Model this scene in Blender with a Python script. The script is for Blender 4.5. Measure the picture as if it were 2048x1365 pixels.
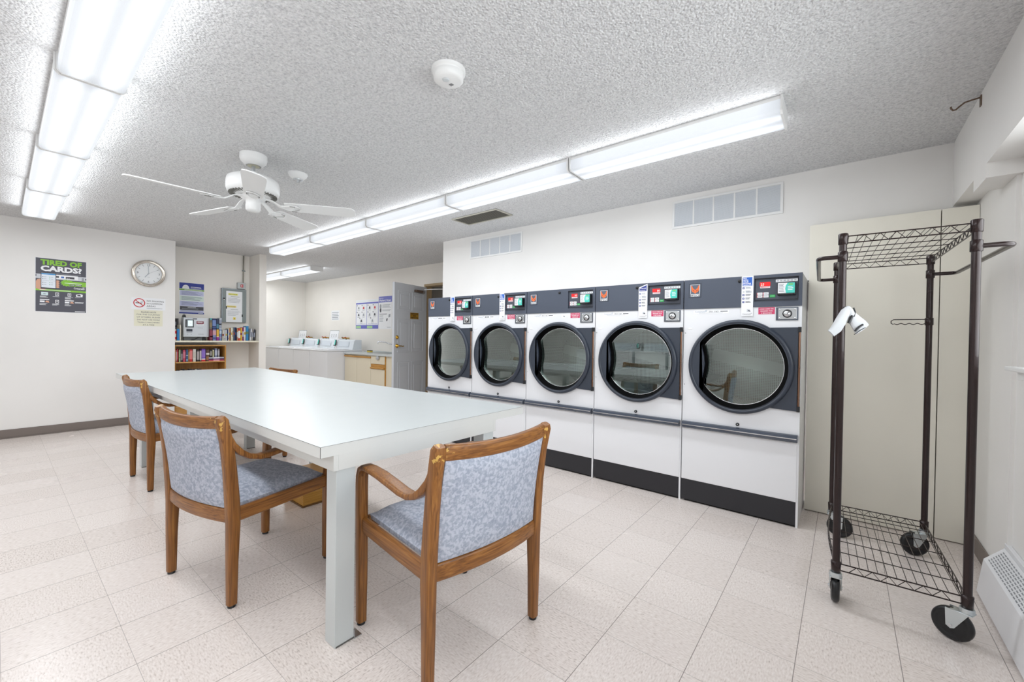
import bpy, bmesh, math, random
from mathutils import Matrix, Vector, noise
random.seed(7)
S = bpy.context.scene
for o in list(bpy.data.objects): bpy.data.objects.remove(o)
COL = S.collection
V = Vector
PI = math.pi

# ------------------------------------------------------------------ camera
H = 1.1877
F, YAW, PITCH, ROLL = 830.3176, 0.6756, 0.0099, 0.0147
fw = V((-math.sin(YAW)*math.cos(PITCH), math.cos(YAW)*math.cos(PITCH), -math.sin(PITCH)))
r0 = V((math.cos(YAW), math.sin(YAW), 0)); u0 = r0.cross(fw)
rt = r0*math.cos(ROLL) + u0*math.sin(ROLL); up = u0*math.cos(ROLL) - r0*math.sin(ROLL)
cd = bpy.data.cameras.new('camera'); cam = bpy.data.objects.new('camera', cd); COL.objects.link(cam)
cd.sensor_width = 36; cd.lens = F/2048*36; cd.clip_start = .02
M = Matrix((rt, up, -fw)).transposed().to_4x4(); M.translation = (0, 0, H); cam.matrix_world = M
S.camera = cam
# ------------------------------------------------------------------ world / exposure
S.view_settings.view_transform = 'Standard'; S.view_settings.look = 'None'
S.view_settings.gamma = 1; S.view_settings.use_curve_mapping = False
S.view_settings.exposure = 0.12
S.cycles.sample_clamp_indirect = 3.0; S.cycles.caustics_reflective = False; S.cycles.caustics_refractive = False
W = bpy.data.worlds.new('sky'); S.world = W; W.use_nodes = True
W.node_tree.nodes['Background'].inputs[0].default_value = (.95, .97, 1, 1)
W.node_tree.nodes['Background'].inputs[1].default_value = 6.0
LAMP_W, SIDE_W, LENS_E = 8.2, 1.0, .82
C = 2.4165          # ceiling height

# ------------------------------------------------------------------ materials
def lin(h):
    h = h.lstrip('#'); c = [int(h[i:i+2], 16)/255 for i in (0, 2, 4)]
    return tuple(x/12.92 if x <= .04045 else ((x+.055)/1.055)**2.4 for x in c) + (1,)
_m = {}
def nt(name):
    m = bpy.data.materials.new(name); m.use_nodes = True
    return m, m.node_tree.nodes, m.node_tree.links, m.node_tree.nodes['Principled BSDF']
def mat(name, col, rough=.5, metal=0, emis=0, coat=0, bump=0, bscale=200):
    if name in _m: return _m[name]
    m, n, l, b = nt(name)
    b.inputs['Base Color'].default_value = lin(col); b.inputs['Roughness'].default_value = rough
    b.inputs['Metallic'].default_value = metal
    if coat: b.inputs['Coat Weight'].default_value = coat
    if emis:
        b.inputs['Emission Color'].default_value = lin(col); b.inputs['Emission Strength'].default_value = emis
    # slight tonal wear so nothing is a dead flat colour
    tc = n.new('ShaderNodeTexCoord'); ns = n.new('ShaderNodeTexNoise'); ns.inputs['Scale'].default_value = bscale if bump else 9
    l.new(tc.outputs['Object'], ns.inputs['Vector'])
    if bump:
        bp = n.new('ShaderNodeBump'); bp.inputs['Strength'].default_value = bump; bp.inputs['Distance'].default_value = .003
        l.new(ns.outputs['Fac'], bp.inputs['Height']); l.new(bp.outputs['Normal'], b.inputs['Normal'])
    else:
        mr = n.new('ShaderNodeMapRange'); mr.inputs['To Min'].default_value = max(0, rough-.04); mr.inputs['To Max'].default_value = min(1, rough+.04)
        l.new(ns.outputs['Fac'], mr.inputs['Value']); l.new(mr.outputs['Result'], b.inputs['Roughness'])
    _m[name] = m; return m
def math_n(n, l, op, a, b=None, c=None):
    x = n.new('ShaderNodeMath'); x.operation = op
    for i, v in enumerate((a, b, c)):
        if v is None: continue
        if isinstance(v, (int, float)): x.inputs[i].default_value = v
        else: l.new(v, x.inputs[i])
    return x.outputs[0]
def ramp(n, l, fac, stops):
    r = n.new('ShaderNodeValToRGB'); e = r.color_ramp.elements
    while len(e) < len(stops): e.new(.5)
    for el, (p, c) in zip(e, stops): el.position = p; el.color = lin(c) if isinstance(c, str) else c
    l.new(fac, r.inputs['Fac']); return r.outputs['Color']
def wood(name, axis, dark, mid, light, rough=.38, worn=False):
    m, n, l, b = nt(name)
    tc = n.new('ShaderNodeTexCoord'); mp = n.new('ShaderNodeMapping')
    s = [150, 150, 150]; s['xyz'.index(axis)] = 5
    mp.inputs['Scale'].default_value = s
    ns = n.new('ShaderNodeTexNoise'); ns.inputs['Scale'].default_value = 1; ns.inputs['Detail'].default_value = 5; ns.inputs['Distortion'].default_value = .6
    l.new(tc.outputs['Object'], mp.inputs['Vector']); l.new(mp.outputs['Vector'], ns.inputs['Vector'])
    col = ramp(n, l, ns.outputs['Fac'], [(.25, dark), (.5, mid), (.75, light)])
    if worn:      # varnish chipped off the corners of the backrest tops, down to bare golden wood
        n2 = n.new('ShaderNodeTexNoise'); n2.inputs['Scale'].default_value = 55; n2.inputs['Detail'].default_value = 4; l.new(tc.outputs['Object'], n2.inputs['Vector'])
        sp = n.new('ShaderNodeSeparateXYZ'); l.new(tc.outputs['Object'], sp.inputs[0])
        mk = math_n(n, l, 'MULTIPLY', math_n(n, l, 'GREATER_THAN', n2.outputs['Fac'], .60), math_n(n, l, 'MULTIPLY', math_n(n, l, 'GREATER_THAN', sp.outputs[2], .775), math_n(n, l, 'GREATER_THAN', math_n(n, l, 'ABSOLUTE', sp.outputs[0]), .215)))
        mc = n.new('ShaderNodeMix'); mc.data_type = 'RGBA'; l.new(mk, mc.inputs[0]); l.new(col, mc.inputs[6]); mc.inputs[7].default_value = lin('#c9a050'); col = mc.outputs[2]
    l.new(col, b.inputs['Base Color'])
    b.inputs['Roughness'].default_value = rough
    bp = n.new('ShaderNodeBump'); bp.inputs['Strength'].default_value = .15; bp.inputs['Distance'].default_value = .001
    l.new(ns.outputs['Fac'], bp.inputs['Height']); l.new(bp.outputs['Normal'], b.inputs['Normal'])
    return m
CW = ('#573212', '#875523', '#a47036')
WZ = wood('oak_upright', 'z', *CW, worn=True); WX = wood('oak_across', 'x', *CW, worn=True); WY = wood('oak_lengthwise', 'y', *CW)
BCX = wood('bookcase_oak', 'z', '#a06c2c', '#bb8742', '#cf9d58', .45)
BCY = wood('bookcase_oak_level', 'y', '#ad7a37', '#c89654', '#dcb076', .45)
OAKX = wood('cabinet_oak', 'x', '#a5702a', '#c08a3c', '#d3a052', .4)

def wall_mat(name, col, rough=.55):
    m, n, l, b = nt(name)
    tc = n.new('ShaderNodeTexCoord'); ns = n.new('ShaderNodeTexNoise'); ns.inputs['Scale'].default_value = 1.3; ns.inputs['Detail'].default_value = 4
    l.new(tc.outputs['Object'], ns.inputs['Vector'])
    a = lin(col); d = tuple(x*.95 for x in a[:3]) + (1,)
    l.new(ramp(n, l, ns.outputs['Fac'], [(.35, d), (.65, a)]), b.inputs['Base Color'])
    b.inputs['Roughness'].default_value = rough
    n2 = n.new('ShaderNodeTexNoise'); n2.inputs['Scale'].default_value = 160
    l.new(tc.outputs['Object'], n2.inputs['Vector'])
    bp = n.new('ShaderNodeBump'); bp.inputs['Strength'].default_value = .06; bp.inputs['Distance'].default_value = .002
    l.new(n2.outputs['Fac'], bp.inputs['Height']); l.new(bp.outputs['Normal'], b.inputs['Normal'])
    return m
WALL = wall_mat('painted_wall', '#efedea'); CREAM = wall_mat('cream_panel', '#f1ede0', .35)
BEIGE = wall_mat('beige_wall', '#f3efe8')
def ceiling_mat():
    m, n, l, b = nt('popcorn_ceiling')
    tc = n.new('ShaderNodeTexCoord')
    ns = n.new('ShaderNodeTexNoise'); ns.inputs['Scale'].default_value = 75; ns.inputs['Detail'].default_value = 4; ns.inputs['Roughness'].default_value = .7
    vo = n.new('ShaderNodeTexVoronoi'); vo.inputs['Scale'].default_value = 95
    l.new(tc.outputs['Object'], ns.inputs['Vector']); l.new(tc.outputs['Object'], vo.inputs['Vector'])
    h = math_n(n, l, 'SUBTRACT', math_n(n, l, 'MULTIPLY', ns.outputs['Fac'], 1.6), vo.outputs['Distance'])
    bp = n.new('ShaderNodeBump'); bp.inputs['Strength'].default_value = .9; bp.inputs['Distance'].default_value = .008
    l.new(h, bp.inputs['Height']); l.new(bp.outputs['Normal'], b.inputs['Normal'])
    l.new(ramp(n, l, ns.outputs['Fac'], [(.3, '#c4c4c6'), (.5, '#e5e5e5'), (.68, '#f3f3f3')]), b.inputs['Base Color'])
    b.inputs['Roughness'].default_value = .9
    return m
def floor_mat():
    m, n, l, b = nt('vinyl_tile_floor')
    T = .3048
    tc = n.new('ShaderNodeTexCoord'); sp = n.new('ShaderNodeSeparateXYZ'); l.new(tc.outputs['Object'], sp.inputs[0])
    X = math_n(n, l, 'DIVIDE', math_n(n, l, 'ADD', sp.outputs[0], 1.6465), T)
    Y = math_n(n, l, 'DIVIDE', math_n(n, l, 'SUBTRACT', sp.outputs[1], 1.235), T)
    def edge(a):
        f = math_n(n, l, 'FRACT', a); return math_n(n, l, 'MINIMUM', f, math_n(n, l, 'SUBTRACT', 1, f))
    jx = math_n(n, l, 'LESS_THAN', edge(X), .0042); jy = math_n(n, l, 'LESS_THAN', edge(Y), .0030)
    fx = math_n(n, l, 'FLOOR', X); fy = math_n(n, l, 'FLOOR', Y)
    par = math_n(n, l, 'GREATER_THAN', math_n(n, l, 'FRACT', math_n(n, l, 'MULTIPLY', math_n(n, l, 'ADD', fx, fy), .5)), .25)
    cv = n.new('ShaderNodeCombineXYZ'); l.new(fx, cv.inputs[0]); l.new(fy, cv.inputs[1])
    wn = n.new('ShaderNodeTexWhiteNoise'); wn.noise_dimensions = '2D'; l.new(cv.outputs[0], wn.inputs['Vector'])
    def streak(sc):
        mp = n.new('ShaderNodeMapping'); mp.inputs['Scale'].default_value = sc
        ns = n.new('ShaderNodeTexNoise'); ns.inputs['Scale'].default_value = 1; ns.inputs['Detail'].default_value = 3
        l.new(tc.outputs['Object'], mp.inputs['Vector']); l.new(mp.outputs['Vector'], ns.inputs['Vector']); return ns.outputs['Fac']
    mx = n.new('ShaderNodeMix'); mx.data_type = 'FLOAT'
    l.new(par, mx.inputs[0]); l.new(streak((60, 170, 60)), mx.inputs[2]); l.new(streak((170, 60, 60)), mx.inputs[3])
    v = math_n(n, l, 'ADD', mx.outputs[0], math_n(n, l, 'MULTIPLY', math_n(n, l, 'SUBTRACT', wn.outputs['Value'], .5), .10))
    base = ramp(n, l, v, [(.25, '#bdb0a8'), (.40, '#dfd4cd'), (.56, '#e9dfd9'), (.75, '#f3ebe6')])
    mc = n.new('ShaderNodeMix'); mc.data_type = 'RGBA'
    jn = math_n(n, l, 'MAXIMUM', math_n(n, l, 'MULTIPLY', jx, .8), math_n(n, l, 'MULTIPLY', jy, .5))
    l.new(jn, mc.inputs[0]); l.new(base, mc.inputs[6]); mc.inputs[7].default_value = lin('#6e655f')
    l.new(mc.outputs[2], b.inputs['Base Color'])
    n3 = n.new('ShaderNodeTexNoise'); n3.inputs['Scale'].default_value = 3; l.new(tc.outputs['Object'], n3.inputs['Vector'])
    mr = n.new('ShaderNodeMapRange'); mr.inputs['To Min'].default_value = .16; mr.inputs['To Max'].default_value = .34
    l.new(n3.outputs['Fac'], mr.inputs['Value']); l.new(mr.outputs['Result'], b.inputs['Roughness'])
    return m
def fabric_mat():
    m, n, l, b = nt('mottled_blue_fabric')
    tc = n.new('ShaderNodeTexCoord')
    ns = n.new('ShaderNodeTexNoise'); ns.inputs['Scale'].default_value = 78; ns.inputs['Detail'].default_value = 4; ns.inputs['Distortion'].default_value = .6
    l.new(tc.outputs['Object'], ns.inputs['Vector'])
    l.new(ramp(n, l, ns.outputs['Fac'], [(.36, '#969dae'), (.45, '#a2a9b8'), (.515, '#a9afbd'), (.545, '#b7bcc9'), (.7, '#bec3ce')]), b.inputs['Base Color'])
    b.inputs['Roughness'].default_value = .75
    n2 = n.new('ShaderNodeTexNoise'); n2.inputs['Scale'].default_value = 500; l.new(tc.outputs['Object'], n2.inputs['Vector'])
    bp = n.new('ShaderNodeBump'); bp.inputs['Strength'].default_value = .2; bp.inputs['Distance'].default_value = .002
    l.new(n2.outputs['Fac'], bp.inputs['Height']); l.new(bp.outputs['Normal'], b.inputs['Normal'])
    return m
def lens_mat():
    """Acrylic wrap lens of a lit two-tube fluorescent: emission follows the two tubes (local y), dimmer at the ends (local x)."""
    m, n, l, b = nt('lit_lens')
    tc = n.new('ShaderNodeTexCoord'); sp = n.new('ShaderNodeSeparateXYZ'); l.new(tc.outputs['Object'], sp.inputs[0])
    a = math_n(n, l, 'ABSOLUTE', math_n(n, l, 'SUBTRACT', math_n(n, l, 'ABSOLUTE', sp.outputs[1]), .052))
    t = n.new('ShaderNodeMapRange'); t.interpolation_type = 'SMOOTHSTEP'
    t.inputs['From Min'].default_value = 0; t.inputs['From Max'].default_value = .05; t.inputs['To Min'].default_value = 1.25; t.inputs['To Max'].default_value = .80
    l.new(a, t.inputs['Value'])
    e = n.new('ShaderNodeMapRange'); e.inputs['From Min'].default_value = .50; e.inputs['From Max'].default_value = .61; e.inputs['To Min'].default_value = 1; e.inputs['To Max'].default_value = .72
    l.new(math_n(n, l, 'ABSOLUTE', sp.outputs[0]), e.inputs['Value'])
    b.inputs['Base Color'].default_value = lin('#8f949c'); b.inputs['Roughness'].default_value = .4
    b.inputs['Emission Color'].default_value = (.93, .965, 1, 1)
    l.new(math_n(n, l, 'MULTIPLY', math_n(n, l, 'MULTIPLY', t.outputs[0], e.outputs[0]), LENS_E), b.inputs['Emission Strength'])
    vo = n.new('ShaderNodeTexVoronoi'); vo.inputs['Scale'].default_value = 160; vo.inputs['Randomness'].default_value = 0
    l.new(tc.outputs['Object'], vo.inputs['Vector'])
    bp = n.new('ShaderNodeBump'); bp.inputs['Strength'].default_value = .3; bp.inputs['Distance'].default_value = .002
    l.new(vo.outputs['Distance'], bp.inputs['Height']); l.new(bp.outputs['Normal'], b.inputs['Normal'])
    return m
def glass_mat(name, tint, refl):
    m = bpy.data.materials.new(name); m.use_nodes = True; n = m.node_tree.nodes; l = m.node_tree.links; n.clear()
    o = n.new('ShaderNodeOutputMaterial'); t = n.new('ShaderNodeBsdfTransparent'); t.inputs[0].default_value = lin(tint)
    g = n.new('ShaderNodeBsdfGlossy'); g.inputs['Roughness'].default_value = .01; g.inputs['Color'].default_value = (.86, .93, .90, 1)
    lw = n.new('ShaderNodeLayerWeight'); lw.inputs['Blend'].default_value = .25
    f = math_n(n, l, 'ADD', math_n(n, l, 'MULTIPLY', lw.outputs['Fresnel'], .5), refl)
    mx = n.new('ShaderNodeMixShader'); l.new(f, mx.inputs[0]); l.new(t.outputs[0], mx.inputs[1]); l.new(g.outputs[0], mx.inputs[2]); l.new(mx.outputs[0], o.inputs[0])
    return m
def drum_mat(cx, cz, R):
    m, n, l, b = nt('perforated_drum_steel')
    tc = n.new('ShaderNodeTexCoord'); sp = n.new('ShaderNodeSeparateXYZ'); l.new(tc.outputs['Object'], sp.inputs[0])
    dx = math_n(n, l, 'SUBTRACT', sp.outputs[0], cx); dz = math_n(n, l, 'SUBTRACT', sp.outputs[2], cz)
    ang = math_n(n, l, 'ARCTAN2', dz, dx)
    back = math_n(n, l, 'GREATER_THAN', sp.outputs[1], .555)       # flat back plate: rows of holes across, one plain band
    def pick(a, b_):
        q = n.new('ShaderNodeMix'); q.data_type = 'FLOAT'; l.new(back, q.inputs[0]); l.new(a, q.inputs[2]); l.new(b_, q.inputs[3]); return q.outputs[0]
    cv = n.new('ShaderNodeCombineXYZ'); l.new(pick(math_n(n, l, 'MULTIPLY', ang, R/.012), math_n(n, l, 'DIVIDE', dx, .0125)), cv.inputs[0]); l.new(pick(math_n(n, l, 'DIVIDE', sp.outputs[1], .012), math_n(n, l, 'DIVIDE', dz, .0125)), cv.inputs[1])
    vo = n.new('ShaderNodeTexVoronoi'); vo.voronoi_dimensions = '2D'; vo.inputs['Scale'].default_value = 1; vo.inputs['Randomness'].default_value = 0
    l.new(cv.outputs[0], vo.inputs['Vector'])
    hole = math_n(n, l, 'LESS_THAN', vo.outputs['Distance'], .34)
    band = math_n(n, l, 'LESS_THAN', math_n(n, l, 'ABSOLUTE', math_n(n, l, 'SUBTRACT', math_n(n, l, 'FRACT', math_n(n, l, 'ADD', math_n(n, l, 'MULTIPLY', ang, 3/(2*PI)), .06)), .5)), .40)
    band = pick(band, math_n(n, l, 'GREATER_THAN', math_n(n, l, 'ABSOLUTE', math_n(n, l, 'ADD', dz, math_n(n, l, 'MULTIPLY', dx, .22))), .05))
    hole = math_n(n, l, 'MULTIPLY', hole, band)
    mc = n.new('ShaderNodeMix'); mc.data_type = 'RGBA'; l.new(hole, mc.inputs[0])
    mc.inputs[6].default_value = lin('#bcc6c3'); mc.inputs[7].default_value = lin('#0c0e0e'); l.new(mc.outputs[2], b.inputs['Base Color'])
    l.new(math_n(n, l, 'SUBTRACT', .35, math_n(n, l, 'MULTIPLY', hole, .35)), b.inputs['Metallic']); b.inputs['Roughness'].default_value = .4
    return m
FLOOR = floor_mat(); CEIL = ceiling_mat(); FAB = fabric_mat(); LENS = lens_mat()
GLASS = glass_mat('dryer_door_glass', '#e6efeb', .19); PANE = glass_mat('window_glass', '#f4f8f8', .04)
WHITE = mat('white_enamel', '#ecedf0', .25); LAM = mat('white_laminate', '#c8cdcd', .3); LAMEDGE = mat('laminate_edge', '#d9dad7', .35)
SEAM = mat('dark_seam', '#5c5a58', .6); PLAST = mat('white_plastic', '#ebebea', .4); PGREY = mat('pale_grey_plastic', '#d4d8da', .45)
CHAR = mat('charcoal_panel', '#4b5260', .38); CHARD = mat('charcoal_dark', '#363c48', .35); BLK = mat('black_plastic', '#15171b', .35)
BLKM = mat('black_matte', '#1b1c20', .6); RUB = mat('black_rubber', '#121316', .28); CHR = mat('chrome', '#d8dadd', .14, 1)
STEEL = mat('brushed_steel', '#c3c6c8', .32, 1); ZINC = mat('zinc_plate', '#cdd4d6', .3, .85); BRASS = mat('polished_brass', '#c79a3c', .2, 1)
BRONZE = mat('bronze_rod', '#8a6a58', .28, 1); RACK = mat('dark_brown_metal', '#261615', .26, .35, coat=.25)
GALV = mat('galvanised_steel', '#8f979b', .4, .6); RED = mat('red_print', '#c6202c', .5); REDE = mat('red_display', '#e01418', .4, emis=.9)
DIG = mat('display_digits', '#ffd6cc', .4, emis=1.2); TEAL = mat('teal_screen', '#43b3a6', .35, emis=.35); LCD = mat('pale_screen', '#dfeef0', .3, emis=.5)
GREEN = mat('green_print', '#2fae5b', .5); LIME = mat('lime_print', '#8cc63f', .55); WHT = mat('white_print', '#f4f5f7', .5); BLU = mat('blue_print', '#2360b8', .5)
NAVY = mat('navy_print', '#2b3a8c', .5); LAV = mat('lavender_print', '#c4c8e6', .55); MINT = mat('mint_print', '#d5e6dc', .55); PURP = mat('violet_print', '#6a6fc0', .5)
DKG = mat('dark_grey_print', '#45454d', .55); MID = mat('mid_grey_print', '#9ca0a6', .55); INK = mat('black_ink', '#222226', .6); PINK = mat('pink_label', '#d1416a', .5)
ORNG = mat('orange_print', '#f07136', .5); SKIN = mat('skin_print', '#d9a68b', .6); YEL = mat('yellow_print', '#f0d94a', .55); CRM = mat('cream_card', '#e9e6cf', .55)
PAPER = mat('white_paper', '#f1f2f4', .6); GREYP = mat('grey_poster_band', '#cfd2d8', .55); BASEB = mat('grey_vinyl_base', '#7b716b', .5)
ALM = mat('almond_laminate', '#e3d9c2', .4); BRNZ = mat('dark_bronze', '#6f5c4e', .35, .5); CLOTH = mat('white_cotton', '#d3d5d8', .9, bump=.5, bscale=900)
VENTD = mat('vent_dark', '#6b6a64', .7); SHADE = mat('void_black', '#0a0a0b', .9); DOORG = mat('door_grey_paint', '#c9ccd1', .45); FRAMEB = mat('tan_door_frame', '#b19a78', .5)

# ------------------------------------------------------------------ mesh builder
class MB:
    def __init__(s, M=None):
        s.v, s.f, s.mi, s.sm, s.mats = [], [], [], [], []; s.M = M or Matrix()
    def slot(s, m):
        if m not in s.mats: s.mats.append(m)
        return s.mats.index(m)
    def add(s, vs, fs, m, smooth=False, M=None):
        k = len(s.v); T = s.M @ M if M is not None else s.M
        s.v += [T @ V(p) for p in vs]; i = s.slot(m)
        for f in fs: s.f.append([a+k for a in f]); s.mi.append(i); s.sm.append(smooth)
    def box(s, a, b, m, M=None):
        x0, y0, z0 = a; x1, y1, z1 = b
        vs = [(x0,y0,z0),(x1,y0,z0),(x1,y1,z0),(x0,y1,z0),(x0,y0,z1),(x1,y0,z1),(x1,y1,z1),(x0,y1,z1)]
        s.add(vs, [(3,2,1,0),(4,5,6,7),(0,1,5,4),(1,2,6,5),(2,3,7,6),(3,0,4,7)], m, False, M)
    def prism(s, poly, z0, z1, m, M=None, smooth=False):
        n = len(poly)
        vs = [(x, y, z0) for x, y in poly] + [(x, y, z1) for x, y in poly]
        s.add(vs, [tuple(range(n-1, -1, -1)), tuple(range(n, 2*n))], m, False, M)
        s.add(vs, [(i, (i+1) % n, n+(i+1) % n, n+i) for i in range(n)], m, smooth, M)
    def loft(s, rings, m, caps=True, closed=False, smooth=True, M=None):
        n = len(rings[0]); vs = [p for r in rings for p in r]; fs = []
        R = len(rings)
        for j in range(R if closed else R-1):
            a, b = j*n, ((j+1) % R)*n
            fs += [(a+i, a+(i+1) % n, b+(i+1) % n, b+i) for i in range(n)]
        s.add(vs, fs, m, smooth, M)
        if caps and not closed: s.add(rings[0], [tuple(range(n-1, -1, -1))], m, False, M); s.add(rings[-1], [tuple(range(n))], m, False, M)
    def tube(s, pts, r, m, seg=8, closed=False, M=None):
        pts = [V(p) for p in pts]; rings = []; n = len(pts); rr = r if isinstance(r, (list, tuple)) else [r]*n
        prev = None
        for i, p in enumerate(pts):
            if closed: t = pts[(i+1) % n]-pts[i-1]
            else: t = pts[min(i+1, n-1)]-pts[max(i-1, 0)]
            t.normalize()
            if prev is None:
                a = V((0,0,1)) if abs(t.z) < .9 else V((1,0,0)); u = a.cross(t).normalized()
            else: u = (prev - t*prev.dot(t)).normalized()
            prev = u; w = t.cross(u)
            rings.append([p + (u*math.cos(2*PI*k/seg)+w*math.sin(2*PI*k/seg))*rr[i] for k in range(seg)])
        s.loft(rings, m, True, closed, True, M)
    def sweep(s, pts, sec, side, m, seg=14, e=.45, M=None):
        """rounded-rectangle section: half width along `side`, half height along the normal"""
        pts = [V(p) for p in pts]; n = len(pts); rings = []; sd0 = V(side)
        for i, p in enumerate(pts):
            t = (pts[min(i+1, n-1)]-pts[max(i-1, 0)]).normalized(); sd = (sd0 - t*sd0.dot(t)).normalized(); nn = t.cross(sd)
            a, b = sec[i] if isinstance(sec, list) else sec
            ring = []
            for k in range(seg):
                c, q = math.cos(2*PI*k/seg), math.sin(2*PI*k/seg)
                ring.append(p + sd*a*math.copysign(abs(c)**e, c) + nn*b*math.copysign(abs(q)**e, q))
            rings.append(ring)
        s.loft(rings, m, True, False, True, M)
    def lathe(s, prof, m, M=None, seg=40, smooth=True, caps=True):
        """profile (r, z) round local z"""
        rings = [[(r*math.cos(2*PI*k/seg), r*math.sin(2*PI*k/seg), z) for k in range(seg)] for r, z in prof]
        s.loft(rings, m, caps, False, smooth, M)
    def cyl(s, a, b, r, m, seg=16): s.tube([a, b], r, m, seg)
    def ball(s, c, r, m, sc=(1,1,1), seg=14):
        pr = [(r*math.sin(PI*i/8)+1e-5, -r*math.cos(PI*i/8)) for i in range(9)]
        s.lathe(pr, m, Matrix.Translation(c) @ Matrix.Diagonal((*sc, 1)), seg)
    def text(s, t, x, y, size, m, M=None, align='CENTER', fit=None, z=.0008, bold=0, depth=0):
        cu = bpy.data.curves.new('t', 'FONT'); cu.body = t; cu.size = size; cu.align_x = align; cu.offset = bold*size; cu.resolution_u = 2
        cu.align_y = 'BOTTOM_BASELINE'
        ob = bpy.data.objects.new('t', cu); COL.objects.link(ob)
        dg = bpy.context.evaluated_depsgraph_get(); me = bpy.data.meshes.new_from_object(ob.evaluated_get(dg))
        vs = [v.co.copy() for v in me.vertices]; fs = [tuple(p.vertices) for p in me.polygons]
        bpy.data.objects.remove(ob); bpy.data.curves.remove(cu); bpy.data.meshes.remove(me)
        if not vs: return
        k = 1
        if fit:
            w = max(v.x for v in vs)-min(v.x for v in vs); k = fit/w
        s.add([(v.x*k+x, v.y+y, z) for v in vs], fs, m, False, M)
    def rect(s, x0, y0, x1, y1, m, z=.0004, M=None): s.add([(x0,y0,z),(x1,y0,z),(x1,y1,z),(x0,y1,z)], [(0,1,2,3)], m, False, M)
    def disc(s, x, y, r, m, z=.0004, seg=28, M=None, ry=None):
        s.add([(x+r*math.cos(2*PI*k/seg), y+(ry or r)*math.sin(2*PI*k/seg), z) for k in range(seg)], [tuple(range(seg))], m, False, M)
    def poly(s, pts, m, z=.0004, M=None): s.add([(x, y, z) for x, y in pts], [tuple(range(len(pts)))], m, False, M)
    def annulus(s, x, y, r0, r1, m, z=.0004, seg=36, M=None):
        a = [(x+r0*math.cos(2*PI*k/seg), y+r0*math.sin(2*PI*k/seg), z) for k in range(seg)]+[(x+r1*math.cos(2*PI*k/seg), y+r1*math.sin(2*PI*k/seg), z) for k in range(seg)]
        s.add(a, [(i, (i+1) % seg, seg+(i+1) % seg, seg+i) for i in range(seg)], m, False, M)
    def lines(s, x0, x1, y, dy, n, h, m, rag=.25, z=.0008, M=None):
        for i in range(n):
            s.rect(x0, y-i*dy, x0+(x1-x0)*(1-random.random()*rag), y-i*dy+h, m, z, M)
    def build(s, name, parent=None, bevel=0, seg=2, loc=None):
        me = bpy.data.meshes.new(name); me.from_pydata([tuple(p) for p in s.v], [], s.f)
        for m in s.mats: me.materials.append(m)
        for p, i, sm in zip(me.polygons, s.mi, s.sm): p.material_index = i; p.use_smooth = sm
        bm = bmesh.new(); bm.from_mesh(me); bmesh.ops.recalc_face_normals(bm, faces=bm.faces); bm.to_mesh(me); bm.free()
        me.update()
        o = bpy.data.objects.new(name, me); COL.objects.link(o)
        if parent: o.parent = parent
        if loc: o.location = loc
        if bevel:
            b = o.modifiers.new('bevel', 'BEVEL'); b.width = bevel; b.segments = seg; b.limit_method = 'ANGLE'; b.angle_limit = math.radians(50); b.harden_normals = False
        return o
def frame(o, r, u):
    r, u = V(r).normalized(), V(u).normalized(); n = r.cross(u)
    m = Matrix((r, u, n)).transposed().to_4x4(); m.translation = o; return m
def FX(x, y, z): return frame((x, y, z), (0,1,0), (0,0,1))      # faces +X
def FYn(x, y, z): return frame((x, y, z), (1,0,0), (0,0,1))     # faces -Y
def tag(o, label, cat, group=None, kind=None):
    if label: o['label'] = label
    if cat: o['category'] = cat
    if group: o['group'] = group
    if kind: o['kind'] = kind
    return o
def thing(name, label, cat, loc=(0,0,0), rz=0, group=None):
    o = bpy.data.objects.new(name, None); COL.objects.link(o); o.location = loc; o.rotation_euler.z = rz; o.empty_display_size = .05
    return tag(o, label, cat, group)
def struct(o): o['kind'] = 'structure'; return o
def dup(root, loc=None, rz=None, label=None):
    def cp(o, par):
        c = o.copy(); COL.objects.link(c); c.parent = par
        for ch in list(o.children): cp(ch, c)
        return c
    r = cp(root, None)
    if loc is not None: r.location = loc
    if rz is not None: r.rotation_euler.z = rz
    if label: r['label'] = label
    return r
def one(name, label, cat, mb, group=None, **k): return tag(mb.build(name, **k), label, cat, group)
def sbox(name, *bx, m=None, bevel=0):
    mb = MB()
    for a, b in bx: mb.box(a, b, m or WALL)
    return struct(mb.build(name, bevel=bevel))

# ------------------------------------------------------------------ room shell
XL, XR, YD = -7.091, .60, 3.67
sbox('floor', ((-10.5, -3.5, -.1), (1.4, 5.6, 0)), m=FLOOR)
sbox('ceiling', ((-10.5, -3.5, C), (1.4, 5.6, C+.1)), m=CEIL)
sbox('wall_left', ((-7.7, -3.4, 0), (XL, 1.535, C)))
sbox('wall_niche', ((-7.7, 1.535, 0), (-7.5, 2.57, C)), m=BEIGE)
sbox('wall_column', ((-7.7, 2.57, 0), (XL, 2.67, C)), ((-10.3, 2.57, 0), (-7.7, 2.67, C)), m=BEIGE)
sbox('wall_alcove_left', ((-10.3, 2.67, 0), (-10.15, 4.85, C)), m=BEIGE)
DX0, DX1, DZ = -5.68, -4.80, 2.05
sbox('wall_alcove_back', ((-10.3, 4.69, 0), (DX0-.04, 4.81, C)), ((DX0-.04, 4.69, DZ+.03), (DX1+.04, 4.81, C)), ((DX1+.04, 4.69, 0), (.75, 4.81, C)), m=BEIGE)
sbox('wall_corridor', ((-6.6, 5.45, 0), (-3.6, 5.55, C)), ((-6.6, 4.81, 0), (-6.5, 5.45, C)), ((-3.7, 4.81, 0), (-3.6, 5.45, C)), m=BEIGE)
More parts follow.
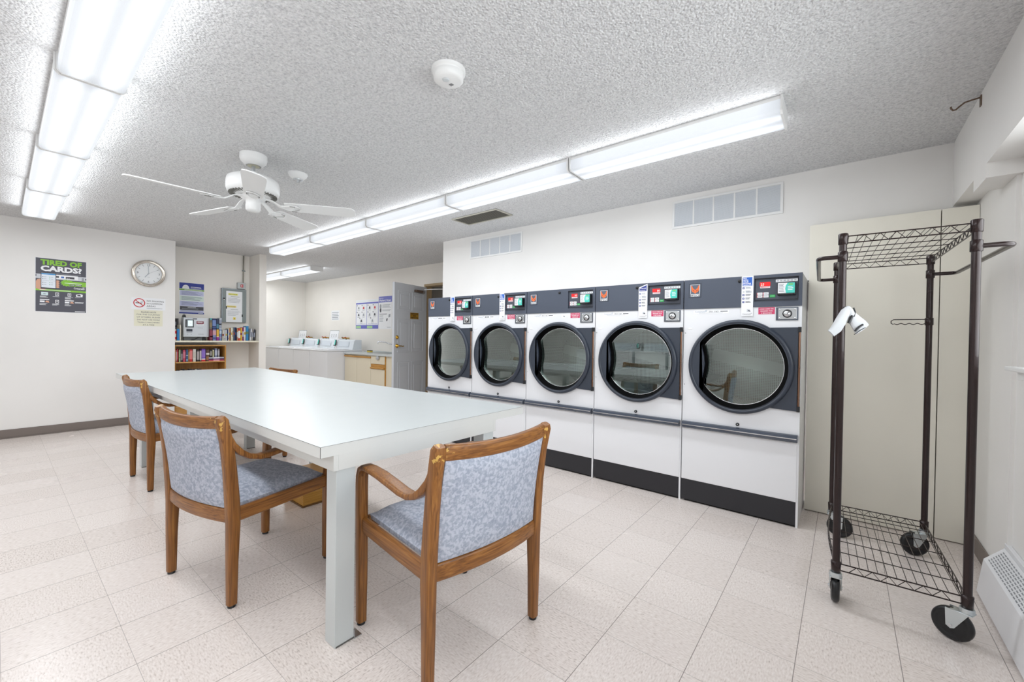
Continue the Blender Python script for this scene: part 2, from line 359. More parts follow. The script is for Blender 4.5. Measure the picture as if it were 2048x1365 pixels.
sbox('wall_dryer', ((-4.115, YD, 1.626), (.75, YD+.11, C)), ((-4.115, YD, 0), (-3.815, YD+.11, 1.626)), ((-.202, YD, 0), (.75, YD+.11, 1.626)), ((-4.115, YD+.11, 0), (-4.0, 4.69, C)))
sbox('wall_right', ((XR, 2.92, 0), (.85, YD, C)), ((.615, -.6, 0), (.85, 2.92, 1.07)), ((.615, 2.60, 1.07), (.85, 2.92, 2.03)), ((.615, -3.4, 0), (.85, -.6, C)), ((.615, -.6, 2.03), (.85, 2.92, C)))
sbox('wall_near', ((-7.7, -3.5, 0), (.85, -3.4, C)))
# stepped bulkhead over the right-hand wall
sbox('trim_1', ((.501, 3.14, 2.025), (.62, YD, C)), ((.501, 2.89, 1.962), (.66, 3.14, C)), ((.501, -3.4, 2.03), (.66, 2.89, C)))
# flat cream closet panels to the right of the dryers
sbox('trim_2', ((-.203, 3.572, .006), (.440, YD-.002, 1.998)), m=CREAM, bevel=.0015)
sbox('trim_3', ((.4445, 3.572, .006), (.5985, YD-.002, 1.996)), m=CREAM, bevel=.0015)
# baseboards
sbox('baseboard_left', ((XL+.0005, -3.39, .012), (XL+.008, 1.533, .098)), ((XL+.0005, -3.39, 0), (XL+.016, 1.533, .012)), m=BASEB, bevel=.002)
sbox('baseboard_right', ((XR-.008, 2.94, 0), (XR-.0005, 3.57, .098)), m=BASEB, bevel=.002)
# window in the right-hand wall (just out of frame), its sill end in view
w = MB()
for a, b in (((.70, -.6, 1.07), (.76, -.54, 2.03)), ((.70, 2.54, 1.07), (.76, 2.60, 2.03)), ((.70, -.6, 1.97), (.76, 2.6, 2.03)), ((.70, -.6, 1.07), (.76, 2.6, 1.13)), ((.70, .97, 1.1), (.76, 1.03, 2.0))): w.box(a, b, PLAST)
win = struct(w.build('window_1', bevel=.003))
g = MB(); g.add([(.73, -.56, 1.1), (.73, 2.56, 1.1), (.73, 2.56, 2.0), (.73, -.56, 2.0)], [(0,1,2,3)], PANE); g.build('window_pane', win)
sbox('trim_4', ((.535, -.62, 1.076), (.70, 2.71, 1.094)), ((.56, -.60, 1.040), (.6145, 2.655, 1.0755)), m=PLAST, bevel=.004)
# door frame of the corridor door
f = MB()
f.box((DX0-.04, 4.672, 0), (DX0, 4.815, DZ+.03), FRAMEB); f.box((DX1, 4.672, 0), (DX1+.04, 4.815, DZ+.03), FRAMEB); f.box((DX0, 4.674, DZ-.01), (DX1, 4.8145, DZ+.0295), FRAMEB)
struct(f.build('trim_5', bevel=.003))

# ------------------------------------------------------------------ ceiling fittings
def fixture(cx, cy, label, group, rot=0):
    t = thing('fluorescent_light', label, 'ceiling light', (cx, cy, C), rot, group)
    L, w, h = .613, .112, .088
    m = MB(); m.box((-L+.0105, -w, -.018), (L-.0105, w, 0), PLAST); m.build('housing', t, .002)
    m = MB()
    ring = lambda x: [(x, -w+.002, -.018), (x, w-.002, -.018), (x, w, -h+.018), (x, w-.006, -h+.005), (x, w-.018, -h), (x, -w+.018, -h), (x, -w+.006, -h+.005), (x, -w, -h+.018)]
    m.loft([ring(-L+.0102), ring(L-.0102)], LENS, smooth=False); m.build('diffuser', t)
    for s in (-1, 1):
        m = MB(); x = s*L; a, b = sorted((x-s*.010, x))
        m.prism([(-w-.004, 0), (w+.004, 0), (w+.004, -h+.012), (w-.012, -h-.004), (-w+.012, -h-.004), (-w-.004, -h+.012)], a, b, PLAST, frame((0,0,0), (0,1,0), (0,0,1)))
        m.build('end_cap', t)
    for i, (loc, rx, sy, pw) in enumerate((((0, 0, -h-.008), 0, .20, LAMP_W), ((0, -w-.008, -h/2-.008), PI/2*-1, .05, SIDE_W), ((0, w+.008, -h/2-.008), PI/2, .05, SIDE_W))):
        la = bpy.data.lights.new('tube_glow', 'AREA'); la.shape = 'RECTANGLE'; la.size = 1.18; la.size_y = sy; la.energy = pw; la.color = (.93, .965, 1)
        lo = bpy.data.objects.new('tube_glow', la); COL.objects.link(lo); lo.parent = t; lo.location = loc; lo.rotation_euler.x = rx
    return t
ordn = ['nearest', 'second nearest', 'middle', 'second farthest', 'farthest']
for k in range(5):
    fixture(-.257-1.236*(k+.5), 2.565, f'{ordn[k]} fluorescent ceiling light in the row above the dryers', 'lights in the row by the dryers')
ordl = ['nearest', 'second nearest', 'third nearest', 'farthest']
for k in range(4):
    fixture(-2.735+1.2275-1.2275*(k+.5), .281, f'{ordl[k]} fluorescent ceiling light in the wide row at the left', 'lights in the row at the left', math.radians(-.35))
fixture(-2.735+1.2275*1.5+.004, .281-.012, 'unseen fluorescent ceiling light added for fill above the viewpoint, end of the wide left row', 'lights in the row at the left', math.radians(-.35))  # extra unit out of frame, added to brighten the near end
for k in range(4):
    fixture(-.6-1.236*(k+.5), -2.0, f'{ordl[k]} unseen fluorescent ceiling light added for fill behind the viewpoint', 'unseen fill lights added behind the viewpoint')  # whole row is an unseen addition, fill from the camera side
fixture(-7.455-.615, 3.645, 'fluorescent ceiling light above the washers, nearer of the two, its end cap showing', 'lights above the washers')
fixture(-7.455-.615-1.236, 3.645, 'fluorescent ceiling light above the washers, farther of the two, cut off by the column', 'lights above the washers')

# ceiling fan
t = thing('ceiling_fan', 'white five-bladed ceiling fan hanging above the white table', 'ceiling fan', (-3.21, 1.12, C))
m = MB(); m.lathe([(.083,0),(.083,-.03),(.078,-.045),(.05,-.075),(.044,-.076),(.042,-.07),(0.001,-.07)][::-1], PLAST); m.build('canopy', t)
m = MB(); m.lathe([(.012,-.07),(.012,-.125)], STEEL, seg=16); m.lathe([(.001,-.068),(.038,-.0755)], CRM, seg=24); m.build('downrod', t)
m = MB(); m.lathe([(.02,-.115),(.02,-.145),(.06,-.15),(.13,-.158),(.155,-.175),(.16,-.20),(.16,-.245),(.15,-.27),(.11,-.278),(.09,-.283),(.001,-.283)], PLAST, seg=48)
for k in range(40):
    a = 2*PI*k/40; m.box((.10, -.0035, -.2795), (.145, .0035, -.2725), VENTD, Matrix.Rotation(a, 4, 'Z'))
m.build('motor_housing', t)
m = MB(); m.lathe([(.075,-.283),(.075,-.30),(.046,-.306),(.045,-.33),(.043,-.335),(.045,-.34),(.045,-.375),(.036,-.386),(.001,-.388)], PLAST, seg=32); m.build('switch_cup', t)
for k in range(5):
    a = math.radians(-19+72*k + (0,2,-5,-3,0)[k])
    R = Matrix.Rotation(a, 4, 'Z') @ Matrix.Translation((0,0,-.335)) @ Matrix.Rotation(math.radians(-12), 4, 'X')
    b = MB(R)
    out = [(.20,-.05),(.24,-.056),(.60,-.066),(.645,-.060),(.662,-.035),(.662,.035),(.645,.060),(.60,.066),(.24,.056),(.20,.05)]
    b.prism(out, -.003, .003, PLAST); bl = b.build('blade', t, .001)
    b = MB(R)
    b.sweep([(.07,0,.045),(.12,0,.03),(.17,0,-.004),(.26,0,-.007)], [(.012,.004),(.014,.004),(.02,.004),(.03,.003)], (0,1,0), PLAST)
    for s in (-1, 1):
        b.tube([(.17,0,-.006),(.20,s*.022,-.007),(.235,s*.034,-.008),(.27,s*.036,-.008),(.29,s*.02,-.008),(.30,0,-.008)], .0045, PLAST, 6)
        b.tube([(.235,s*.034,-.0125),(.27,s*.036,-.0125)], .0025, VENTD, 6)
    b.build('blade_arm', t)
# smoke detector, heat detector
t = thing('smoke_detector', 'round white smoke detector on the ceiling between the light rows', 'smoke detector', (-1.45, 1.312, C))
m = MB(); m.lathe([(.078,0),(.078,-.012),(.070,-.013),(.069,-.018)], PLAST); m.build('base_plate', t)
m = MB(); m.lathe([(.068,-.014),(.070,-.022),(.068,-.045),(.055,-.053),(.001,-.055)], PLAST, seg=48)
for i in range(3): m.rect(-.014+.0*i, -.004+i*.006+.018, .006, -.001+i*.006+.018, DKG, -.0556)
m.build('cover', t)
m = MB(); m.lathe([(.016,-.055),(.016,-.057),(.012,-.058),(.001,-.058)], PGREY, seg=24, M=Matrix.Translation((.005,-.02,0))); m.build('test_button', t)
t = thing('heat_detector', 'small white conical heat detector on the ceiling beside the fan', 'heat detector', (-3.30, 1.458, C))
m = MB(); m.lathe([(.068,0),(.068,-.006),(.062,-.02),(.04,-.042),(.036,-.043)], PLAST); m.lathe([(.034,-.043),(.034,-.052),(.016,-.058),(.014,-.066),(.001,-.067)], STEEL, seg=24); m.build('body', t)
# ceiling vent and two wall vents
def grille(name, label, cat, M, wd, hd, cols, fm, sm, back, nsl, loc):
    t = thing(name, label, cat, loc); q = MB(M); b = .018
    q.box((0,0,0), (wd,hd,.002), back); q.build('backing', t)
    q = MB(M)
    for a, c in (((0,0,0),(wd,b,.010)), ((0,hd-b,0),(wd,hd,.010)), ((0,b,0),(b,hd-b,.010)), ((wd-b,b,0),(wd,hd-b,.010))): q.box(a, c, fm)
    for i in range(1, cols): x = b+(wd-2*b)*i/cols; q.box((x-.006, b, 0), (x+.006, hd-b, .009), fm)
    q.build('frame', t, .0015)
    q = MB(M)
    for i in range(nsl):
        y = b+(hd-2*b)*(i+.5)/nsl
        q.box((b, -.0035, -.001), (wd-b, .0035, .001), sm, Matrix.Translation((0, y, .005)) @ Matrix.Rotation(math.radians(38), 4, 'X'))
    q.build('louvers', t)
VSL = mat('vent_slat_white', '#dfe3e8', .4)
grille('wall_vent', 'white five-section louvered vent high on the wall above the nearest dryer', 'vent', frame((0,0,0),(1,0,0),(0,0,1)), .805, .234, 5, PLAST, VSL, mat('vent_back', '#b9c0c8', .7), 24, (-1.18, YD, 2.138))
grille('wall_vent', 'white five-section louvered vent high on the wall above the far dryers', 'vent', frame((0,0,0),(1,0,0),(0,0,1)), .805, .226, 5, PLAST, VSL, _m['vent_back'], 24, (-3.62, YD, 2.137))
grille('ceiling_vent', 'dusty beige ceiling vent beside the light row above the far dryers', 'vent', frame((0,0,0),(1,0,0),(0,-1,0)), .62, .26, 1, mat('vent_frame_beige', '#b9b6a9', .5), mat('vent_slat_beige', '#97948a', .6), SHADE, 14, (-3.245, 3.262, C))
# plant hook on the bulkhead
m = MB(); m.box((.496, 3.008, 2.352), (.5008, 3.032, 2.404), BRNZ)
m.tube([(.499,3.02,2.395),(.47,3.02,2.392),(.445,3.02,2.388),(.425,3.02,2.372),(.415,3.02,2.362),(.405,3.02,2.362),(.398,3.02,2.372),(.397,3.02,2.382)], .004, BRNZ, 8)
one('plant_hook', 'bronze plant hook screwed to the bulkhead at upper right', 'hook', m)

# ------------------------------------------------------------------ dryers
DW, DY, DH = .7198, 3.182, 1.621
def rring(x0, z0, x1, z1, n):
    """n points on a rectangle, in step with a circle starting at angle 0"""
    cx, cz = (x0+x1)/2, (z0+z1)/2; out = []
    return cx, cz
RCX, RCZ = .365, 1.008
def dryer_body():
    m = MB(); w, d = DW-.004, .74; N = 64; R = .285
    circ = [(RCX+R*math.cos(2*PI*k/N), RCZ+R*math.sin(2*PI*k/N)) for k in range(N)]
    rect = []
    for k in range(N):
        c, s = math.cos(2*PI*k/N), math.sin(2*PI*k/N); ts = []
        if c > 1e-6: ts.append((w-RCX)/c)
        if c < -1e-6: ts.append((.002-RCX)/c)
        if s > 1e-6: ts.append((1.41-RCZ)/s)
        if s < -1e-6: ts.append((.60-RCZ)/s)
        q = min(ts); rect.append((RCX+c*q, RCZ+s*q))
    vs = [(x, 0, z) for x, z in circ]+[(x, 0, z) for x, z in rect]+[(x, .03, z) for x, z in circ]
    m.add(vs, [(k, (k+1) % N, N+(k+1) % N, N+k) for k in range(N)]+[(k, (k+1) % N, 2*N+(k+1) % N, 2*N+k) for k in range(N)], WHITE)
    # corners missed by the polar rectangle
    for X, Z in ((.002, 1.41), (w, 1.41), (w, .60), (.002, .60)):
        a = math.atan2(Z-RCZ, X-RCX) % (2*PI); k = int(a/(2*PI)*N)
        p, q = rect[k], rect[(k+1) % N]; m.add([(p[0],0,p[1]), (X,0,Z), (q[0],0,q[1])], [(0,1,2)], WHITE)
    x0, x1 = .002, w
    m.box((x0, .034, .0), (x0+.012, d, .6), WHITE); m.box((x0, .003, .6), (x0+.012, d, 1.41), WHITE); m.box((x1-.012, .003, 0), (x1, d, DH-.003), WHITE)
    m.box((x0, .012, 1.41), (x1, d, DH-.003), WHITE); m.box((x0, d-.01, 0), (x1, d, 1.41), WHITE)
    m.box((x0, 0, .585), (x1, .03, .601), WHITE)
    # hole of the white front is closed behind by a dark bulkhead ring
    return m
DRUM = drum_mat(RCX, RCZ, .30)
def make_dryer(label):
    t = thing('tumble_dryer', label, 'dryer', (0,0,0), 0, 'coin-operated dryers along the wall')
    dryer_body().build('cabinet', t, 0)
    fy = frame((0,0,0),(1,0,0),(0,0,1))    # x, z, out(-y)
    P = lambda dy=0: frame((0,-dy,0),(1,0,0),(0,0,1))
    # lower panel, kick plate
    m = MB(); m.box((.002, 0, .163), (DW-.0135, .03, .585), WHITE); m.build('lower_panel', t, .003)
    m = MB(); m.box((.002, .004, .012), (DW-.0135, .03, .160), mat('black_kick', '#25252a', .42)); m.build('kick_plate', t, .002)
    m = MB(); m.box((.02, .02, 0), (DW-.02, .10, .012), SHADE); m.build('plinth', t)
    # bar handle
    m = MB(); pr = [(.0,.543),(-.024,.545),(-.036,.556),(-.036,.572),(-.026,.588),(-.012,.592),(0,.592)]
    m.loft([[(x, y, z) for y, z in pr] for x in (.008, DW-.012)], mat('bar_charcoal', '#3c4452', .22, coat=.5), smooth=False)
    m.loft([[(x, y, z) for y, z in ((-.0365,.566),(-.0365,.571),(-.032,.578),(-.031,.576),(-.034,.566))] for x in (.012, DW-.016)], CHR, smooth=False)
    m.build('bar_handle', t, .003)
    m = MB(); m.lathe([(.011,0),(.011,.006),(.009,.008),(.001,.008)], BLK, P() @ Matrix.Translation((.367,.612,0)), 20); m.lathe([(.004,.008),(.003,.0095),(.001,.0095)], STEEL, P() @ Matrix.Translation((.367,.612,0)), 12); m.build('panel_lock', t)
    # control panel with recessed module
    m = MB(); k = P()
    X0, X1, Z0, Z1 = .452, .696, 1.447, 1.597
    for a, b in (((.003, 1.411), (X0, DH)), ((X1, 1.411), (DW-.004, DH)), ((X0, 1.411), (X1, Z0)), ((X0, Z1), (X1, DH))): m.box((a[0], a[1], -.012), (b[0], b[1], .006), CHAR, k)
    m.box((X0, Z0, -.012), (X1, Z1, -.009), CHARD, k)
    cp = m.build('control_panel', t, .0)
    m = MB(); m.box((X0+.004, Z0+.012, -.009), (X1-.004, Z1-.002, -.004), mat('module_grey', '#4a4f5a', .4), k); m.box((X0, Z1, .006), (X1, Z1+.004, .008), BLK, k); m.box((X0, Z0-.004, .006), (X1, Z0, .0075), CHAR, k)
    m.build('module_plate', cp, .002)
    m = MB(); m.rect(.482, 1.548, .541, 1.574, REDE, -.0028, k); m.box((.481,1.547,-.004),(.542,1.575,-.003), BLK, k); m.rect(.484, 1.535, .541, 1.546, WHT, -.0028, k); m.lines(.486, .539, 1.539, .004, 1, .003, RED, 0, -.0024, k)
    disp = m.build('display', cp)
    m = MB()
    for i in range(2):
        for j in range(2): m.box((.468+i*.035, 1.473+j*.018, -.004), (.498+i*.035, 1.488+j*.018, -.002), WHT, k); m.rect(.466+i*.035, 1.473+j*.018, .469+i*.035, 1.488+j*.018, RED, -.0015, k); m.rect(.473+i*.035, 1.479+j*.018, .493+i*.035, 1.482+j*.018, MID, -.0015, k)
    m.box((.540, 1.472, -.004), (.570, 1.489, -.0015), GREEN, k); m.text('START', .555, 1.478, .006, WHT, k, fit=.022, z=-.001)
    m.build('keypad', cp)
    m = MB(); m.box((.572, 1.569, -.004), (.690, 1.586, -.002), WHT, k)
    for i in range(6): m.rect(.575+i*.019, 1.572, .590+i*.019, 1.583, (GREYP, PGREY)[i % 2], -.0015, k); m.rect(.578+i*.019, 1.576, .587+i*.019, 1.579, MID, -.001, k)
    m.build('label_strip', cp)
    m = MB(); m.box((.584, 1.480, -.006), (.682, 1.562, .030), BLK, k); m.box((.600, 1.480, .030), (.672, 1.490, .040), BLK, k); cr = m.build('card_reader', cp, .004)
    m = MB(); m.rect(.588, 1.493, .678, 1.558, WHT, .0306, k); m.poly([(.632,1.493),(.678,1.493),(.678,1.558),(.640,1.558),(.630,1.54),(.627,1.52)], TEAL, .0310, k); m.lines(.593, .622, 1.548, .009, 6, .004, MID, .3, .0310, k); m.rect(.645,1.545,.668,1.551, LIME, .0314, k); m.lines(.641, .670, 1.532, .010, 3, .004, WHT, .3, .0314, k)
    m.build('screen', cr)
    # logo badge : shield-shaped animal mask drawn as plain chevrons
    m = MB(); m.box((.034, 1.490, .006), (.120, 1.594, .0068), CHARD, k); m.box((.040, 1.496, .0068), (.114, 1.588, .0075), mat('badge_grey', '#5b6270', .4), k)
    for a in ((.046,1.583,.110,1.5855),(.046,1.500,.0485,1.5855),(.1075,1.500,.110,1.5855),(.046,1.500,.110,1.517)): m.rect(*a, WHT, .0079, k)
    m.text('IPSO', .078, 1.502, .017, INK, k, fit=.054, z=.0084, bold=.02)
    L = [(.050,1.578),(.056,1.578),(.063,1.560),(.072,1.552),(.078,1.546),(.078,1.520),(.072,1.527),(.060,1.533),(.053,1.545)]
    m.poly(L, ORNG, .0082, k); m.poly([(.156-x, z) for x, z in L][::-1], ORNG, .0082, k)
    for q in (0, 1): m.poly([(q*.156+(1-2*q)*x, z) for x, z in ((.058,1.548),(.068,1.543),(.074,1.537),(.066,1.538))], CHARD, .0086, k)
    m.build('logo_badge', cp)
    m = MB(); m.lathe([(.011,0),(.011,.006),(.009,.009),(.001,.009)], BLK, P(.006) @ Matrix.Translation((.364,1.590,0)), 20); m.build('panel_screw', cp)
    # coin slot / key plate
    m = MB(); m.box((.577, 1.320, 0), (.697, 1.405, .006), mat('gunmetal', '#5a606a', .35, .5), k); cs = m.build('coin_plate', t, .002)
    m = MB(); m.box((.590, 1.327, .006), (.690, 1.398, .008), STEEL, k); m.build('steel_plate', cs, .001)
    m = MB()
    for x, z in ((.599,1.335),(.681,1.335),(.599,1.390),(.681,1.390)): m.lathe([(.006,0),(.005,.003),(.001,.003)], CHR, P(.008) @ Matrix.Translation((x,z,0)), 14)
    q = P(.008) @ Matrix.Translation((.639,1.3625,0))
    m.lathe([(.026,0),(.026,.005),(.021,.006)], BLK, q, 32); m.lathe([(.021,.004),(.020,.010),(.001,.011)], CHR, q, 32); m.box((-.0012,-.005,.011),(.0012,.005,.0115), BLK, q); m.build('key_lock', cs)
    # stickers common to all
    m = MB(); m.rect(.477, 1.362, .570, 1.407, PINK, .0008, k)
    for i, s in enumerate(('HOLD CARD ON', 'READER FOR', '3 SECONDS')): m.text(s, .5235, 1.393-i*.0135, .010, WHT, k, fit=(.078,.07,.06)[i], z=.0014, bold=.02)
    m.build('notice_label', t)
    m = MB(); m.rect(.068, 1.372, .300, 1.398, WHT, .0006, k)
    m.text('Coinamatic', .113, 1.384, .014, mat('logo_grey_blue', '#7d8fa6', .5), k, fit=.07, z=.001); m.annulus(.153, 1.393, .0035, .0055, _m['logo_grey_blue'], .001, 16, k)
    m.rect(.246, 1.386, .292, 1.391, DKG, .001, k); m.rect(.105, 1.377, .262, 1.3785, MID, .001, k)
    m.build('identity_label', t)
    m = MB(); m.box((.034, 1.263, 0), (.060, 1.272, .003), WHT, k)
    for z in (1.235, .86): m.lathe([(.005,0),(.004,.0015),(.001,.0015)], STEEL, k @ Matrix.Translation((.014, z, 0)), 10)
    m.build('fasteners', t)
    # drum
    m = MB(); Q = frame((RCX,0,RCZ),(1,0,0),(0,0,1)) @ Matrix.Rotation(PI, 4, 'X')     # local z runs into the machine
    m.lathe([(.285,.03),(.262,.035),(.262,.075),(.30,.08),(.30,.56),(.001,.56)], DRUM, Q, 64, caps=False); dr = m.build('drum', t)
    m = MB()
    for i in range(3): m.loft([[(.298, 0, z), (.255*math.cos(.05), .255*math.sin(.05), z), (.255*math.cos(.13), .255*math.sin(.13), z), (.298*math.cos(.2), .298*math.sin(.2), z)] for z in (.09,.55)], STEEL, smooth=False, M=Q @ Matrix.Rotation(2*PI*i/3+.5, 4, 'Z'))
    m.build('lifters', dr)
    mat('door_recess_black', '#050506', .8).node_tree.nodes['Principled BSDF'].inputs['Specular IOR Level'].default_value = .08
    # door
    m = MB(); q = P() @ Matrix.Translation((RCX, RCZ, 0))
    m.lathe([(.318,.0),(.321,.012),(.319,.026),(.312,.034),(.302,.037),(.297,.034),(.295,.030),(.292,.034),(.289,.033)], mat('door_ring_charcoal', '#343b47', .3), q, 72, caps=False)
    m.lathe([(.289,.033),(.283,.020),(.268,-.010),(.264,-.022)], mat('door_recess_black', '#050506', .8), q, 72, caps=False); m.lathe([(.264,-.018),(.262,-.017),(.260,-.018)], CHR, q, 72, caps=False)
    door = m.build('door', t)
    m = MB(); m.disc(0, 0, .2635, GLASS, -.020, 64, q); m.build('glass', door)
    m = MB(); pl = [(RCX+.292*math.cos(math.radians(a)), RCZ+.292*math.sin(math.radians(a))) for a in range(142, 223, 4)]
    rg = [(.128,.800),(.122,.83),(.130,.87),(.142,.92),(.152,.97),(.156,1.02),(.152,1.07),(.140,1.12),(.129,1.165),(.123,1.20)]
    m.prism(pl+rg, .014, .033, _m['door_ring_charcoal'], P()); m.prism([(x+(.014 if i >= len(pl) else .004), z) for i, (x, z) in enumerate(pl+rg)], -.018, .014, _m['door_recess_black'], P()); m.build('handle', door, .002)
    m = MB(); arc = [(RCX+.312*math.cos(math.radians(a)), RCZ+.312*math.sin(math.radians(a))) for a in range(58, -60, -6)]
    m.prism([(.700,1.275)]+arc+[(.700,.742)], 0, .016, mat('hinge_panel_charcoal', '#353c48', .4), P()); m.build('hinge_panel', door, .002)
    m = MB(); m.cyl((.7075,-.012,.775), (.7075,-.012,1.245), .0065, BRONZE); m.box((.699, 1.243, 0), (.716, 1.277, .024), BLKM, k); m.box((.699, .740, 0), (.716, .773, .024), BLKM, k); m.box((.698,.77,0),(.7015,1.25,.012), BLK, k); m.build('hinge', door, .001)
    return t
def pay_sticker(t, cut):
    k = frame((0,-.0062,0),(1,0,0),(0,0,1)); m = MB()
    x0, x1, z0, z1 = .376, .446, 1.352, 1.6205
    blue = mat('sticker_blue', '#2a63c0', .45)
    if cut == 'torn':
        m.poly([(x0,z0),(x1,z0),(x1,z1-.004),(x0,z1-.030)], WHT, .0006, k)
        m.poly([(x0+.006,z1-.060),(x1-.007,z1-.060),(x1-.007,z1-.014),(x0+.006,z1-.036)], NAVY, .001, k); m.text('PHONE', .411, 1.578, .012, WHT, k, fit=.046, z=.0014, bold=.02); m.rect(.386,1.567,.43,1.570,WHT,.0014,k)
    else:
        top = [(x1,z1-.02),(x1-.014,z1),(x0,z1)] if cut == 'corner' else [(x1,z1),(x0,z1)]
        m.poly([(x0,z0),(x1,z0)]+top, WHT, .0006, k); m.rect(x0+.006, z1-.066, x1-.007, z1-.008, blue, .001, k)
        for i, s in enumerate(('PAY', 'WITH', 'YOUR', 'PHONE')): m.text(s, x0+.009, z1-.020-i*.0118, .0125, WHT, k, 'LEFT', fit=(.022,.030,.034,.046)[i], z=.0014, bold=.03)
        m.rect(x0+.010, z1-.0635, x1-.012, z1-.0605, WHT, .0014, k)
    for i in range(5):
        z = z1-.086-i*.0235
        if i == 1: m.annulus(x0+.013, z+.004, .003, .005, MID, .001, 12, k); m.rect(x0+.027,z-.004,x1-.010,z+.009,GREYP,.001,k)
        else: m.rect(x0+.006, z, x0+.018, z+.012, NAVY, .001, k); m.rect(x0+.010, z+.004, x0+.014, z+.008, WHT, .0014, k)
        m.lines(x0+.025, x1-.010, z+.008, .006, 2, .003, (MID, DKG)[i > 1], .4, .0014, k)
    m.rect(x0+.034, z0+.028, x0+.052, z0+.046, GREYP, .001, k); m.poly([(x0+.040,z0+.034),(x0+.056,z0+.028),(x0+.053,z0+.036),(x0+.044,z0+.040)], DKG, .0014, k)
    m.text('Coinamatic', .409, z0+.010, .010, DKG, k, fit=.050, z=.0012); m.annulus(.437, z0+.0175, .002, .0035, MID, .0012, 12, k)
    m.build('phone_pay_sticker', t)
dl = ['farthest coin dryer, nearest to the grey door', 'second coin dryer from the grey door, with a corner-cut blue and white sticker',
      'middle coin dryer of the five, the only one without a tall blue sticker', 'coin dryer second from the closet panel, its tall sticker torn at the top', 'nearest coin dryer, beside the cream closet panel, showing 25 on red display']
proto = make_dryer(dl[0]); dryers = []
for i in range(5):
    x = -3.8083 + DW*i
    d = proto if i == 0 else dup(proto, None, None, dl[i])
    d.location = (x, DY, 0); dryers.append(d)
for i, cut in ((0, 'plain'), (1, 'corner'), (3, 'torn'), (4, 'plain')): pay_sticker(dryers[i], cut)
k = frame((0,0,0),(1,0,0),(0,0,1))
m = MB(k); m.rect(.385,1.362,.425,1.398,WHT,.0006); m.poly([(.40,1.375),(.42,1.37),(.418,1.382),(.405,1.386)], MID, .001); m.build('sticker_remnant', dryers[2])
for i, (d, n) in enumerate(zip(dryers, ('00', '00', '00', '00', '25'))):
    m = MB(k); m.text(n, (.525,.525,.525,.528,.497)[i], 1.552, .021, DIG, fit=.020, z=-.0022, bold=-.01); m.build('display_digits', d)
for d, n in zip(dryers[2:], ('051 161', '051 160', '051 163')):
    m = MB(k); m.text(n, .203, 1.383, .015, INK, fit=.060, z=.0012); m.build('identity_number', d)
for d in dryers[:2]:
    m = MB(k)
    for j in range(2): m.rect(.175+j*.032, 1.384, .200+j*.032, 1.393, DKG, .0012)
    m.build('identity_number', d)

# ------------------------------------------------------------------ folding table
t = thing('folding_table', 'long white laminate table in the middle of the room', 'table', (-1.475, .74, 0))
TX0, TX1, TY1 = -4.03, 0, 1.213
m = MB(); m.box((TX0, 0, .735), (TX1, TY1, .7755), LAMEDGE); m.box((TX0-.0006, -.0006, .7755), (TX1+.0006, TY1+.0006, .7762), SEAM); m.box((TX0, 0, .7762), (TX1, TY1, .7772), LAM)
m.box((-.0008, -.0008, .735), (.0008, .0008, .7755), SEAM)
m.build('table_top', t)
for a, b in (((-3.36,.051,.675),(0,.07,.735)), ((-3.36,.948,.675),(0,.967,.735))): m = MB(); m.box(a, b, LAMEDGE); m.build('apron', t, .0008)
for a, b in (((-.02,.07,.675),(0,.948,.735)), ((-3.36,.07,.675),(-3.34,.948,.735))): m = MB(); m.box(a, b, LAMEDGE); m.build('apron', t, .0008)
for x in (-.076, -1.935, -3.352):
    for y in (.064, .877):
        m = MB(); m.box((x, y, 0), (x+.072, y+.078, .675), LAM); m.box((x-.002, y+.004, 0), (x+.074, y+.080, .006), SEAM); m.build('leg', t, .0015)
m = MB(); m.box((-.046,.142,0),(.004,.172,.004), STEEL); m.box((-.046,.142,0),(-.004,.146,.03), STEEL); m.build('floor_bracket', t)

